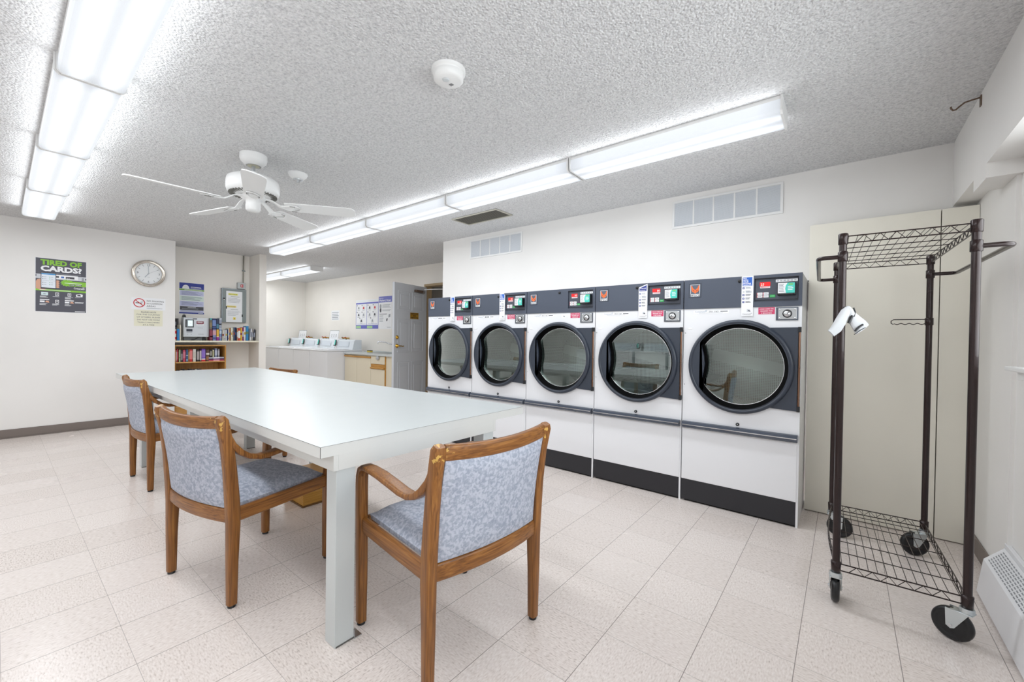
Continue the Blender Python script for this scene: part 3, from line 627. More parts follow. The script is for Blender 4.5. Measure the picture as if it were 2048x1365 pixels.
# ------------------------------------------------------------------ chairs (local: facing +y, origin on the floor under the seat)
def make_chair(label):
    t = thing('armchair', label, 'chair', (0,0,0), 0, 'wooden armchairs around the table')
    HW = .262
    def bow(x): return -.035*(1-(x/HW)**2)
    for s in (-1, 1):
        m = MB(); X = s*HW
        pts = [(X,-.235,.012),(X,-.235,.20),(X,-.232,.36),(X,-.236,.46),(X,-.247,.60),(X*1.005,-.262,.72),(X*1.01,-.282,.815),(X*1.008,-.288,.832)]
        m.sweep(pts, [(.018,.018),(.020,.021),(.022,.025),(.022,.026),(.021,.024),(.021,.022),(.022,.022),(.018,.014)], (1,0,0), WZ); lg = m.build('leg', t)
        m = MB(); m.lathe([(.016,0),(.016,.012),(.012,.0125)], RUB, Matrix.Translation((X,-.235,0)), 14); m.build('foot', lg)
        m = MB(); X = s*(HW+.008)
        m.sweep([(X,.235,.012),(X,.235,.2),(X,.238,.40),(X,.242,.565),(X,.240,.610),(X,.228,.640),(X,.205,.653),(X,.16,.655),(X,.08,.651),(X,0,.641),(X,-.08,.630),(X,-.13,.629),(X,-.175,.643),(X,-.21,.668),(X-s*.004,-.24,.705),(X-s*.006,-.252,.74)],
                [(.018,.018),(.020,.020),(.021,.021),(.022,.018),(.023,.015),(.024,.013),(.025,.011),(.026,.011),(.027,.011),(.027,.011),(.026,.011),(.025,.011),(.023,.012),(.021,.013),(.018,.013),(.014,.010)], (1,0,0), WZ)
        ar = m.build('arm', t)
        ar['label'] = 'bentwood arm running down into the front leg'
        m = MB(); m.lathe([(.016,0),(.016,.012),(.012,.0125)], RUB, Matrix.Translation((X,.235,0)), 14); m.build('foot', ar)
        m = MB(); m.sweep([(s*HW,-.215,.395),(s*(HW+.002),0,.402),(s*(HW+.004),.222,.412)], (.014,.030), (1,0,0), WY); m.build('side_rail', t)
    xs = [HW*(-1+2*i/16)*.925 for i in range(17)]
    m = MB(); m.sweep([(x, -.280+bow(x)*.9, .808-.012*(1-(x/HW)**2)) for x in xs], (.013,.027), (0,1,0), WX); m.build('top_rail', t)
    m = MB(); m.sweep([(x, -.236+bow(x)*.9, .395) for x in xs], (.013,.031), (0,1,0), WX); m.build('back_rail', t)
    m = MB(); m.sweep([(-HW*.93,.236,.413),(HW*.93,.236,.413)], (.013,.026), (0,1,0), WX); m.build('front_rail', t)
    # upholstered back: bowed cushion
    N, K = 16, 14; fr, bk = [], []
    for j in range(K+1):
        v = j/K; z = .428+v*(.783-.428)
        yb = -.238-.047*v**1.6; rowf, rowb = [], []
        for i in range(N+1):
            u = -1+2*i/N; x = u*HW*.925
            e = (1-abs(u)**10)*(1-abs(2*v-1)**10); zz = z-(.012*(1-u*u) if v > .5 else 0)*(2*v-1 if v > .5 else 0)
            rowb.append((x, yb+bow(x)*.9-.004-.013*e, zz)); rowf.append((x, yb+bow(x)*.9+.010+.028*e, zz))
        fr.append(rowf); bk.append(rowb)
    m = MB()
    def grid(rows, flip):
        vs = [p for r in rows for p in r]; n = len(rows[0])
        m.add(vs, [tuple(q if not flip else q[::-1]) for q in [(j*n+i, j*n+i+1, (j+1)*n+i+1, (j+1)*n+i) for j in range(len(rows)-1) for i in range(n-1)]], FAB, True)
    grid(fr, True); grid(bk, False)
    for a, b in ((fr[0], bk[0]), (fr[-1], bk[-1]), ([r[0] for r in fr], [r[0] for r in bk]), ([r[-1] for r in fr], [r[-1] for r in bk])):
        n = len(a); m.add(a+b, [(i, i+1, n+i+1, n+i) for i in range(n-1)], FAB, True)
    m.build('backrest', t)
    # seat cushion
    m = MB(); rows = []
    for j in range(15):
        v = j/14; y = -.215+.448*v; row = []
        for i in range(15):
            u = -1+2*i/14; e = (1-abs(u)**8)*(1-abs(2*v-1)**8)
            row.append((u*.238, y, .432+.012*v+.040*e))
        rows.append(row)
    grid(rows, False); base = [[(x, y, .415+.012*(y+.215)/.448) for x, y, z in r] for r in rows]; grid(base, True)
    for a, b in ((rows[0], base[0]), (rows[-1], base[-1]), ([r[0] for r in rows], [r[0] for r in base]), ([r[-1] for r in rows], [r[-1] for r in base])):
        n = len(a); m.add(a+b, [(i, i+1, n+i+1, n+i) for i in range(n-1)], FAB, True)
    m.build('seat', t)
    return t
def place(ch, x, y, fx, fy): ch.location = (x, y, 0); ch.rotation_euler.z = math.atan2(fy, fx)-PI/2
c0 = make_chair('blue mottled armchair at the near end of the table, back to the viewer')
place(c0, -1.270, 1.190, -.994, .105)
c = dup(c0, label='wooden armchair tucked under the long left side of the table, nearer of two'); place(c, -2.355, .828, -.185, .98)
c = dup(c0, label='wooden armchair at the left side of the table, farther one by the far table leg'); place(c, -4.275, .955, -.03, .9995)
c = dup(c0, label='wooden armchair behind the table, only its top rail and a leg showing'); place(c, -5.56, 2.035, .15, -.98); c.scale = (1, 1, .885)

# stool pushed under the far side of the table
t = thing('stool', 'low oak stool under the far side of the table, one leg showing', 'stool', (-4.385, 1.93, 0))
m = MB(); m.box((-.21,-.20,.42),(.21,.20,.45), WX); m.build('seat', t, .006)
for sx in (-1, 1):
    for sy in (-1, 1):
        m = MB(); m.sweep([(sx*.19,sy*.175,.012),(sx*.18,sy*.165,.42)], (.019,.019), (1,0,0), WZ); lg = m.build('leg', t); m = MB(); m.lathe([(.017,0),(.017,.012),(.001,.0125)], RUB, Matrix.Translation((sx*.19,sy*.175,0)), 12); m.build('foot', lg)
# small oak box under the table
t = thing('oak_crate', 'low oak box standing on the floor under the table', 'box', (-2.86, 1.32, 0))
m = MB(); m.box((-.30,0,.008),(0,.26,.20), wood('crate_oak', 'y', '#a9782c', '#c08c3a', '#d0a052')); m.build('body', t, .003)
m = MB(); m.box((-.31,-.006,0),(.004,.266,.012), mat('crate_base', '#6b4a20', .5)); m.build('base', t)

# ------------------------------------------------------------------ garment rack
RW, RD = .407, .845
t = thing('garment_rack', 'tall dark brown wire garment rack on casters beside the closet panel', 'rack', (.1745, 2.8063, 0), .0369)
ZT, ZB = 1.671, .15
corn = {(-1,-1): (0, .048), (1,-1): (-.040, .022), (-1,1): (.046, -.004), (1,1): (-.040, -.012)}
for (sx, sy), (ox, oy) in corn.items():
    x, y = sx*RW/2, sy*RD/2
    m = MB(); m.cyl((x,y,ZB), (x,y,ZT-.004), .0142, RACK, 20)
    for i in range(58):
        z = .20+i*.0254; m.lathe([(.0142,z-.0008),(.0137,z),(.0142,z+.0008)], mat('post_groove', '#4c3935', .4, .3), Matrix.Translation((x,y,0)), 20, caps=False)
    po = m.build('post', t)
    m = MB(); m.lathe([(.0145,ZT-.05),(.0178,ZT-.048),(.0185,ZT-.004),(.016,ZT),(.001,ZT)], RACK, Matrix.Translation((x,y,0)), 22); m.build('shelf_collar', po)
    m = MB(); m.lathe([(.0145,.150),(.0175,.152),(.019,.197),(.0145,.20)], RACK, Matrix.Translation((x,y,0)), 22); m.build('shelf_collar', po)
    m = MB(); m.lathe([(.0145,1.545),(.0185,1.548),(.0185,1.588),(.0145,1.592)], RACK, Matrix.Translation((x,y,0)), 22); m.build('handle_collar', po)
    a = math.atan2(oy, ox); Rz = Matrix.Translation((x,y,0)) @ Matrix.Rotation(a, 4, 'Z'); L = .040
    m = MB(Rz); m.lathe([(.021,.150),(.023,.144),(.021,.138),(.024,.134),(.020,.128)], ZINC, None, 24); m.sweep([(-.02,0,.129),(.015,0,.129),(L+.004,0,.124)], [(.022,.002),(.025,.002),(.021,.002)], (0,1,0), ZINC)
    for s in (-1, 1): m.prism([(-.012,.129),(L+.016,.126),(L+.013,.058),(L,.050),(L-.012,.056)], -.0015, .0015, ZINC, frame((0, s*.021, 0), (1,0,0), (0,0,1))); m.cyl((L, s*.021, .0635), (L, s*.027, .0635), .006, CHR, 10)
    ca = m.build('caster', po)
    m = MB(Rz @ frame((L,0,.0635),(1,0,0),(0,0,1))); m.lathe([(.016,-.018),(.030,-.013),(.044,-.012),(.050,-.016),(.060,-.013),(.0635,-.005),(.0635,.005),(.060,.013),(.050,.016),(.044,.012),(.030,.013),(.016,.018)], RUB, None, 40); m.build('wheel', ca)
def shelf(z, bowl, name):
    m = MB(); a, b = RW/2, RD/2; th, tn = .0028, .0016
    def per(zz, w):
        m.tube([(-a+.016,-b,zz),(a-.016,-b,zz)], w, RACK, 6); m.tube([(-a+.016,b,zz),(a-.016,b,zz)], w, RACK, 6)
        m.tube([(a,-b+.016,zz),(a,b-.016,zz)], w, RACK, 6)
        m.tube([(-a-bowl*math.sin(PI*i/12), -b+.016+(2*b-.032)*i/12, zz) for i in range(13)], w, RACK, 6)
    per(z, th); per(z-.030, th)
    for y in (-b, b):
        n = 12; m.tube([(-a+.045+(2*a-.09)*i/n, y, z-(.030 if i % 2 == 0 else 0)) for i in range(n+1)], .002, RACK, 5)
    n = 22
    m.tube([(a, -b+.03+(2*b-.06)*i/n, z-(.030 if i % 2 else 0)) for i in range(n+1)], .002, RACK, 5)
    m.tube([(-a-bowl*math.sin(PI*i/n), -b+.03+(2*b-.06)*i/n, z-(.030 if i % 2 else 0)) for i in range(n+1)], .002, RACK, 5)
    for i in range(13): x = -a+.02+(2*a-.04)*i/12; m.tube([(x,-b,z),(x,b,z)], tn, RACK, 5)
    for i in range(1, 6): y = -b+2*b*i/6; m.tube([(-a-bowl*.8,y,z-.004),(a,y,z-.004)], .0022, RACK, 5)
    return m.build(name, t)
shelf(1.658, 0, 'top_shelf'); shelf(.190, .022, 'bottom_shelf')
for s in (-1, 1):
    m = MB(); x = s*RW/2; y = RD/2; o = s*(.10 if s > 0 else .088); zz = 1.568; P4 = []
    for i in range(5): a = PI/2*i/4; P4.append((x+o-s*.03+s*.03*math.sin(a), -y+.03-.03*math.cos(a)*1.0, zz))
    m.tube([(x+s*.012,-y,zz)]+P4+[(p[0], -p[1], zz) for p in P4[::-1]]+[(x+s*.012,y,zz)], .0095, RACK, 12); m.build('side_handle', t)
m = MB(); x, y = RW/2, RD/2
m.tube([(x,y-.018,1.318),(x-.12,y-.018,1.318),(x-.148,y-.018,1.318),(x-.158,y-.018,1.310),(x-.158,y-.018,1.298),(x-.150,y-.018,1.291)]+[(x-.150+.135*i/24, y-.018, 1.293+.0035*math.cos(2*PI*i/6)) for i in range(1,25)]+[(x,y-.018,1.294)], .0025, RACK, 7)
m.lathe([(.0145,1.285),(.018,1.287),(.018,1.325),(.0145,1.328)], RACK, Matrix.Translation((x,y,0)), 20); m.build('hanger_hook', t)
# white sock knotted round the near left post
px, py = .1745-RW/2*math.cos(.0369)+RD/2*math.sin(.0369), 2.8063-RW/2*math.sin(.0369)-RD/2*math.cos(.0369)
t = thing('sock', 'white sock with black bands tied around the near left rack post', 'sock', (px, py, 1.25))
def cloth(pts, sec, name, par, e=1):
    m = MB(); m.sweep(pts, sec, (.8,.6,0), CLOTH, 16, e); return m.build(name, par)
dr = V((math.cos(YAW), math.sin(YAW), 0)); tc_ = V((-fw.x, -fw.y, 0)).normalized()   # to the right / towards the room
def rp(a, b, c): return tuple(dr*a + tc_*b + V((0,0,c)))
cloth([rp(.012,.022,.088),rp(-.006,.030,.070),rp(-.026,.030,.030),rp(-.042,.026,-.004),rp(-.062,.022,-.026)], [(.011,.012),(.019,.014),(.024,.012),(.024,.010),(.020,.005)], 'toe', t)
cf = cloth([rp(.006,.026,.084),rp(.018,.030,.060),rp(.034,.030,.036),rp(.058,.028,.010),rp(.072,.027,-.006)], [(.012,.014),(.016,.016),(.026,.012),(.033,.009),(.034,.008)], 'cuff', t)
m = MB(); m.tube([rp(.014,.040,.052),rp(.006,.042,.036),rp(.000,.040,.020)], .006, BLK, 8); m.tube([rp(.022,.038,.088),rp(.026,.042,.070),rp(.020,.043,.048)], .003, BLK, 8)
m.tube([rp(.030,.040,-.014),rp(.050,.040,.006),rp(.064,.038,.014)], .0045, BLK, 8); m.tube([rp(.028,.037,-.030),rp(.056,.037,-.010),rp(.078,.036,.002)], .0015, BLK, 6); m.build('black_bands', t)

# baseboard heater
t = thing('baseboard_heater', 'white baseboard heater with slotted sloping top under the window', 'heater', (.51, 2.93, 0))
LEN = -3.6
prof = [(0,.010),(.020,.170),(.086,.243),(.086,.010)]
m = MB(); m.loft([[(x, y, z) for x, z in prof] for y in (0, LEN)], WHITE, smooth=False); m.build('cover', t, .003)
m = MB(); m.box((.0865,.012,.20),(.104,LEN,.262), WHITE); m.build('back_plate', t, .002)
m = MB(); dx, dz = .066, .073; L = math.hypot(dx, dz); Q = frame((.020,-.02,.170),(0,-1,0),(dx/L,0,dz/L))
SLOT = mat('heater_slot', '#8d9094', .6)
for i in range(58):
    for j in range(7):
        x = .012+i*.030; y = .014+j*.0108
        m.rect(x, y, x+.022, y+.0048, SLOT, .0006, Q)
gr = m.build('slot_grille', t); gr['kind'] = 'stuff'

# ------------------------------------------------------------------ left wall: poster, clock, signs
def sheet(name, label, cat, M, w, h, card, draw, th=.002, group=None):
    q = MB(M); q.box((0,0,.0005),(w,h,th), card); q.M = M @ Matrix.Translation((0,0,th)); draw(q, w, h); return one(name, label, cat, q, group)
def d_cards(q, w, h):
    q.rect(.004,.004,w-.004,h-.004, mat('poster_charcoal', '#50505a', .5), .0002)
    q.text('TIRED OF', w/2+.0, h-.075, .078, LIME, fit=.325, bold=.05); q.text('CARDS?', w/2, h-.145, .080, WHT, fit=.325, bold=.05)
    q.rect(.13,h-.172,w-.045,h-.168, MID, .0004)
    q.rect(0.004,h-.235,w-.004,h-.185, GREYP, .0003); q.rect(.10,h-.225,.335,h-.180, WHT, .0005); q.rect(.150,h-.215,.182,h-.195, DKG, .0007); q.rect(.198,h-.215,.222,h-.196, BLU, .0007); q.rect(.235,h-.220,.305,h-.196, DKG, .0007); q.text('$0.00', .255, h-.217, .012, WHT, fit=.025, z=.0010); q.rect(.004,h-.215,.010,h-.19,DKG,.0007); q.rect(.365,h-.232,.385,h-.195,MID,.0007); q.rect(.393,h-.22,.402,h-.2,DKG,.0007)
    st = []
    for i in range(26):
        a = 2*PI*i/26; r = .05 if i % 2 else .038; st.append((.245+r*1.1*math.cos(a), h-.268+r*.85*math.sin(a)))
    q.poly(st, LIME, .0008); q.rect(.245,h-.302,w-.004,h-.246, LIME, .0009); q.lines(.225,.365,h-.272,.01,1,.005,WHT,0,.0012)
    for i in range(2): q.rect(.262+i*.055,h-.295,.310+i*.055,h-.280, DKG, .0012); q.rect(.272+i*.055,h-.290,.305+i*.055,h-.286,WHT,.0014); q.disc(.267+i*.055,h-.2875,.003,WHT,.0014)
    q.poly([(.006,h-.35),(.006,h-.27),(.018,h-.245),(.040,h-.24),(.06,h-.30),(.08,h-.36),(.04,h-.365)], SKIN, .0006)
    for i in range(4): q.disc(.170,h-.255-i*.022,.016,SKIN,.0006,20,None,.011)
    q.box((.042,h-.352,.0004),(.160,h-.158,.0014), DKG); q.rect(.047,h-.335,.155,h-.172, mat('phone_screen_print', '#e4ebf3', .4), .0018); q.rect(.047,h-.188,.155,h-.174, mat('phone_bar_print', '#2f8fcc', .4), .0022)
    q.rect(.05,h-.258,.152,h-.256,MID,.0022)
    for a in range(2):
        for b in range(4): q.disc(.058+a*.052,h-.215-b*.022-(.02 if b > 1 else 0),.004,(DKG,GREEN)[a],.0022,12); q.rect(.066+a*.052,h-.217-b*.022-(.02 if b > 1 else 0),.085+a*.052,h-.213-b*.022-(.02 if b > 1 else 0),MID,.0022)
    q.text('Coinamatic', .345, h-.333, .028, WHT, fit=.09, bold=.02); q.poly([(.365,h-.31),(.39,h-.306),(.385,h-.314)], WHT, .0008); q.rect(.325,h-.340,.385,h-.337,MID,.0006)
    q.rect(.004,h-.372,w-.004,h-.352, LIME, .0005); q.lines(.035,.275,h-.364,.01,1,.004,WHT,0,.0008)
    xs = (.072,.168,.265,.345)
    for i, x in enumerate(xs):
        z = h-.405
        if i == 0: q.rect(x-.026,z-.018,x+.026,z+.018, mat('icon_mint', '#d7e8ea', .5), .0006); q.poly([(x-.018,z-.004),(x-.004,z+.003),(x+.018,z-.001),(x+.004,z-.009)], GALV, .001)
        elif i < 3: q.rect(x-.014,z-.019,x+.014,z+.019, WHT, .0006); q.rect(x-.010,z-.013,x+.010,z+.013, DKG, .001); q.rect(x-.005,z-.004,x+.005,z+.005, WHT, .0014)
        else: q.poly([(x-.025,z-.018),(x-.027,z+.008),(x+.01,z+.018),(x+.030,z+.010),(x+.026,z-.018)], WHT, .0006); q.poly([(x-.015,z-.010),(x-.017,z+.005),(x+.008,z+.011),(x+.014,z-.010)], DKG, .001)
        q.lines(x-.035,x+.03,z-.030,.007,(3,1,4,1)[i],.003,WHT,.4,.0008)
    for i, x in enumerate(xs):
        z = h-.490
        if i in (0, 2): q.rect(x-.036,z+.012,x+.036,z+.022,WHT,.0006); q.rect(x-.036,z-.014,x+.0,z+.004,WHT,.0006); q.poly([(x+.004,z-.012),(x+.012,z+.006),(x+.03,z+.004),(x+.036,z-.016)], SKIN, .0006)
        elif i == 1: q.rect(x-.014,z-.019,x+.014,z+.019, WHT, .0006); q.rect(x-.010,z-.013,x+.010,z+.013, DKG, .001); q.rect(x-.007,z-.004,x+.007,z+.004,WHT,.0014)
        else: q.lines(x-.036,x+.038,z,.008,2,.004,WHT,.1,.0008)
        if i < 3: q.lines(x-.038,x+.032,z-.028,.008,3,.003,WHT,.5,.0008)
    q.lines(w-.095,w-.012,.012,.01,1,.006,WHT,0,.0008)
sheet('wall_poster', 'dark TIRED OF CARDS? poster on the left wall', 'poster', FX(XL, .286, 1.395), .405, .612, PAPER, d_cards)
def d_smoke(q, w, h):
    q.annulus(.078,.085,.048,.058,RED,.0006); q.rect(.042,.079,.105,.088,INK,.0004); q.tube([(.10,.085,.0005),(.115,.105,.0005),(.108,.115,.0005)], .002, MID, 5); q.tube([(.092,.095,.0005),(.10,.112,.0005)], .002, MID, 5)
    q.rect(-.052,-.0045,.052,.0045,RED,.0009,Matrix.Translation((.078,.085,0)) @ Matrix.Rotation(math.radians(-42),4,'Z'))
    for i, s in enumerate(('NO SMOKING', 'IN COMMON', 'AREAS')): q.text(s, .150, .105-i*.033, .028, INK, align='LEFT', fit=(.172,.155,.09)[i])
    q.rect(.15,.018,.31,.023,MID,.0006)
sheet('no_smoking_sign', 'white NO SMOKING IN COMMON AREAS sign below the clock', 'sign', FX(XL, 1.09, 1.471), .342, .153, PAPER, d_smoke)
def d_note(q, w, h):
    for i, s in enumerate(('PLEASE NOTE', 'FOR THE COURTESY', 'OF OTHERS, PLEASE', 'DO NOT USE MORE', 'THAN 2 MACHINES', 'AT A TIME')): q.text(s, w/2, h-.034-i*.0335, .023, DKG, fit=(.15,.235,.235,.225,.22,.115)[i])
    q.rect(w/2-.076,h-.0375,w/2+.076,h-.0355,DKG,.0006)
sheet('courtesy_sign', 'cream PLEASE NOTE sign under the no smoking sign', 'sign', FX(XL, 1.118, 1.258), .285, .209, CRM, d_note)
t = thing('wall_clock', 'round silver-rimmed clock on the left wall', 'clock', (XL, 1.256, 1.943))
Q = FX(0,0,0)
m = MB(Q); m.lathe([(.170,.001),(.172,.015),(.166,.030),(.155,.034),(.148,.026),(.142,.030),(.136,.026),(.134,.014)], mat('nickel_rim', '#c8bfb4', .18, 1), None, 64, caps=False); m.build('rim', t)
m = MB(Q); m.disc(0,0,.136, mat('clock_face', '#eceeef', .5), .012, 64)
for k in range(12):
    a = PI/2-2*PI*k/12
    if k % 3 == 0: m.text(('12','3','6','9')[k//3], .107*math.cos(a), .107*math.sin(a)-.012, .036, DKG, z=.0128)
    else: m.rect(-.0018,-.012,.0018,.012,DKG,.0128,Matrix.Translation((.110*math.cos(a),.110*math.sin(a),0)) @ Matrix.Rotation(a-PI/2,4,'Z'))
m.rect(-.012,-.05,.012,-.047,MID,.0128); m.build('dial', t)
m = MB(Q)
for ang, L, w_ in ((math.radians(-2),.098,.003),(math.radians(-148),.066,.004)): m.rect(-w_,-.012,w_,L,mat('clock_hand', '#aeb4ba', .3, .6),.015,Matrix.Rotation(-math.radians(-2) if L > .09 else math.radians(145),4,'Z'))
m.rect(-.0008,-.02,.0008,.10,MID,.0158,Matrix.Rotation(math.radians(-60),4,'Z')); m.lathe([(.006,.012),(.006,.018),(.001,.018)], STEEL, None, 16); m.build('hands', t)

# ------------------------------------------------------------------ niche
XN = -7.5
def d_blue(q, w, h):
    nv = mat('poster_navy', '#25348f', .5); q.rect(.002,h-.088,w-.002,h-.004, nv, .0003); q.poly([(.035+.042+.042*math.cos(PI*i/14), h-.088+.055*math.sin(PI*i/14)) for i in range(15)], PAPER, .0006); q.text('Coinamatic', .077, h-.068, .014, mat('logo_grey_blue', '#7d8fa6', .5), fit=.055)
    q.lines(.135,w-.01,h-.062,.012,2,.005,WHT,.2); q.rect(.0,h-.113,w,h-.092, mat('poster_green', '#7aa84c', .5), .0004); q.lines(.06,w-.03,h-.104,.01,1,.004,WHT,0)
    for a, b, c in ((h-.188,h-.118,LAV),(h-.262,h-.194,MINT),(h-.342,h-.268,LAV)):
        q.rect(.010,a,w-.006,b,c,.0004); q.lines(.028,w-.02,b-.014,.0115,5,.004,mat('poster_text', '#6d7696', .6),.5)
    q.rect(.010,h-.400,w-.006,h-.346,DKG,.0004); q.lines(.10,w-.09,h-.362,.01,1,.006,WHT,.1); q.lines(.03,w-.03,h-.376,.009,2,.004,MID,.2); q.rect(.010,h-.428,w-.006,h-.402,LAV,.0003); q.lines(.02,w-.02,h-.412,.01,2,.004,MID,.3)
    q.rect(0,.002,w,.024,nv,.0004); q.lines(w-.07,w-.012,.011,.01,1,.005,WHT,0)
sheet('blue_poster', 'blue and lavender instruction poster above the payment box in the niche', 'poster', FX(XN, 1.668, 1.455), .299, .455, PAPER, d_blue)
t = thing('electrical_panel', 'grey electrical panel box on the niche wall', 'electrical panel', (XN, 2.180, 1.353))
m = MB(); m.box((0,0,0),(.045,.335,.522), GALV); bd = m.build('box', t, .002)
m = MB(); m.box((.045,.012,.012),(.050,.323,.510), mat('panel_door_grey', '#87908f', .4)); m.build('door', t, .002)
m = MB(); m.box((.050,.014,.335),(.056,.042,.372), BLK); m.box((.056,.020,.338),(.058,.036,.352), PLAST); m.build('latch', t)
def d_notice(q, w, h):
    yl = mat('highlighter_yellow', '#e7e36a', .5)
    for z, i in ((h-.058,0),(h-.250,1)): q.rect(.028-.02*i,z-.003,.155-.02*i,z+.025,(yl, mat('highlighter_amber', '#efd980', .5))[i],.0003); q.text('NOTICE', .09-.02*i, z, .024, mat('notice_olive', '#8d8a48', .6), fit=.105, bold=.01)
    q.lines(.06,.18,h-.085,.01,1,.004,DKG,0); q.lines(.025,w-.018,h-.110,.013,6,.0035,MID,.3); q.lines(.06,.16,h-.285,.01,1,.004,DKG,0); q.lines(.02,w-.02,h-.308,.014,6,.0035,MID,.4); q.rect(.095,.040,.128,.075,YEL,.0004); q.poly([(.105,.046),(.119,.046),(.112,.066)], DKG, .0008)
    q.rect(-.004,.205,.010,.245,BLK,.001); q.rect(w-.006,.085,w+.010,.125,BLK,.001)
sheet('paper_notice', 'white paper NOTICE taped to the grey electrical panel', 'notice', FX(XN+.0505, 2.237, 1.354), .218, .480, PAPER, d_notice, .001)
t = thing('junction_box', 'small grey junction box with red label above the electrical panel', 'junction box', (XN, 2.392, 1.882))
m = MB(); m.box((0,0,0),(.05,.112,.098), mat('junction_grey', '#b4b9ba', .4, .3)); m.build('box', t, .003)
m = MB(FX(.0505,.056,.049)); m.rect(-.018,-.024,.020,.022,RED,.0004); m.text('D', 0, -.013, .034, WHT, fit=.018, bold=.03); m.build('red_label', t)
m = MB(); m.cyl((.02,.086,.098),(.02,.086,C-1.882), .0085, mat('conduit_grey', '#8c897f', .4, .5), 12); m.lathe([(.012,.285),(.015,.288),(.015,.30),(.012,.303)], GALV, Matrix.Translation((.02,.086,0)), 14); m.box((0,.075,.285),(.012,.118,.300), GALV); m.build('conduit', t)
m = MB(); m.box((-7.499, 1.536, 1.047), (-7.095, 2.569, 1.070), mat('shelf_cream', '#e6dfcb', .45)); one('wall_shelf', 'long cream shelf across the niche holding the payment box and books', 'shelf', m, bevel=.002)
# payment box
t = thing('payment_terminal', 'pale grey card payment box on the niche shelf', 'payment box', (-7.37, 1.664, 1.070))
m = MB(); m.box((0,0,.052),(.12,.300,.325), mat('terminal_grey', '#d2d7dc', .4)); m.build('body', t, .006)
m = MB(); m.box((.01,.02,0),(.05,.28,.055), mat('terminal_foot', '#7f8284', .5)); m.prism([(-.02,0),(.02,0),(.012,.053),(-.012,.053)], .06, .09, BLK, frame((0,.255,0),(0,1,0),(0,0,1))); m.tube([(.08,.21,.052),(.07,.18,.04),(.07,.14,.015),(.07,.10,.006)], .005, BLK, 8); m.build('stand', t)
k = FX(.1202,0,.052)
m = MB(k); m.box((.022,.135,0),(.118,.245,.006), BLK); m.box((.034,.142,.006),(.110,.238,.009), GALV); sc = m.build('screen_frame', t, .002)
m = MB(k); m.rect(.050,.152,.102,.232,LCD,.0096); m.rect(.068,.185,.088,.200,WHT,.010); m.build('screen', sc)
m = MB(k); m.rect(.150,.185,.235,.225,mat('maroon_label', '#7c2436', .5),.0006); m.rect(.150,.168,.235,.184,WHT,.0006); m.lines(.160,.226,.213,.012,2,.005,WHT,.1,.001); m.lines(.163,.225,.174,.01,1,.004,MID,0,.001)
m.rect(.033,.075,.103,.112,CHARD,.0006); m.lines(.035,.10,.058,.01,1,.005,MID,0); m.lines(.165,.225,.125,.01,1,.004,MID,0); m.lines(.17,.235,.036,.01,1,.005,MID,0); m.rect(.105,.248,.155,.266,DKG,.0006); m.rect(.105,.256,.155,.258,WHT,.001); m.text('Coinamatic', .068, .253, .014, _m['logo_grey_blue'], fit=.055)
for x in (.047,.09): m.annulus(x,.035,.004,.006,MID,.0006,12)
m.build('labels', t)
m = MB(); m.prism([(-.022,0),(.022,0),(.014,.038),(-.014,.038)], 0, .03, BLK, FX(-7.34,1.686,1.3955)); m.tube([(-7.325,1.68,1.43),(-7.325,1.676,1.445),(-7.325,1.696,1.445),(-7.325,1.692,1.43)], .002, BLK, 6); one('binder_clip', 'black binder clip on top of the payment box', 'clip', m)

# books ------------------------------------------------------------
def hexm(c): return mat('book_'+c.strip('#'), c, .5)
def book(name, loc, w, h, d, c, tilt=0, bands=(), flat=False, label='', group='', c2=None):
    """spine faces +X at loc.x; thickness along y"""
    m = MB(); mm = hexm(c); pg = CRM
    m.box((-d,0,0),(0,.0025,h),mm); m.box((-d,w-.0025,0),(0,w,h),mm); m.box((-.004,0,0),(0,w,h),mm); m.box((-d+.004,.0025,.003),(-.004,w-.0025,h-.003),pg)
    k = FX(.0,0,0)
    for a, b, bc in bands: m.rect(.0008,h*a,w-.0008,h*b,hexm(bc),.0004,k)
    o = m.build(name); o.location = loc; o.rotation_euler.x = tilt
    if flat: o.rotation_euler.x = PI/2
    return tag(o, label, 'book', group)
def yb(a): d = a/10.5-10; return 1.552+.978*(d*.00575+max(0, d)**2*.00000275)
Z1 = 1.0702
words = ['first','second','third','fourth','fifth','sixth','seventh','eighth','ninth','tenth','eleventh','twelfth','thirteenth','fourteenth','fifteenth','sixteenth','seventeenth','eighteenth','nineteenth']
row = [(1112,1148,425,'#e9e6da','cream'),(1150,1180,420,'#e6e7e6','white'),(1182,1213,415,'#dfe2e4','pale grey'),(1215,1240,405,'#2b3470','navy'),(1242,1268,375,'#e5e3cf','ivory'),(1270,1298,372,'#d98b52','orange'),(1300,1330,365,'#e4e2d2','off-white'),(1332,1362,365,'#eae6d0','cream'),(1364,1398,360,'#4d5f7c','slate blue'),(1400,1432,355,'#232a55','dark navy'),(1440,1463,378,'#e8a06a','peach'),(1465,1512,374,'#d34b33','red and white'),(1515,1556,365,'#edbb3c','yellow'),(1560,1594,350,'#a8447e','magenta'),(1597,1636,345,'#e6e6ea','white'),(1640,1702,320,'#2f83b8','tall blue')]
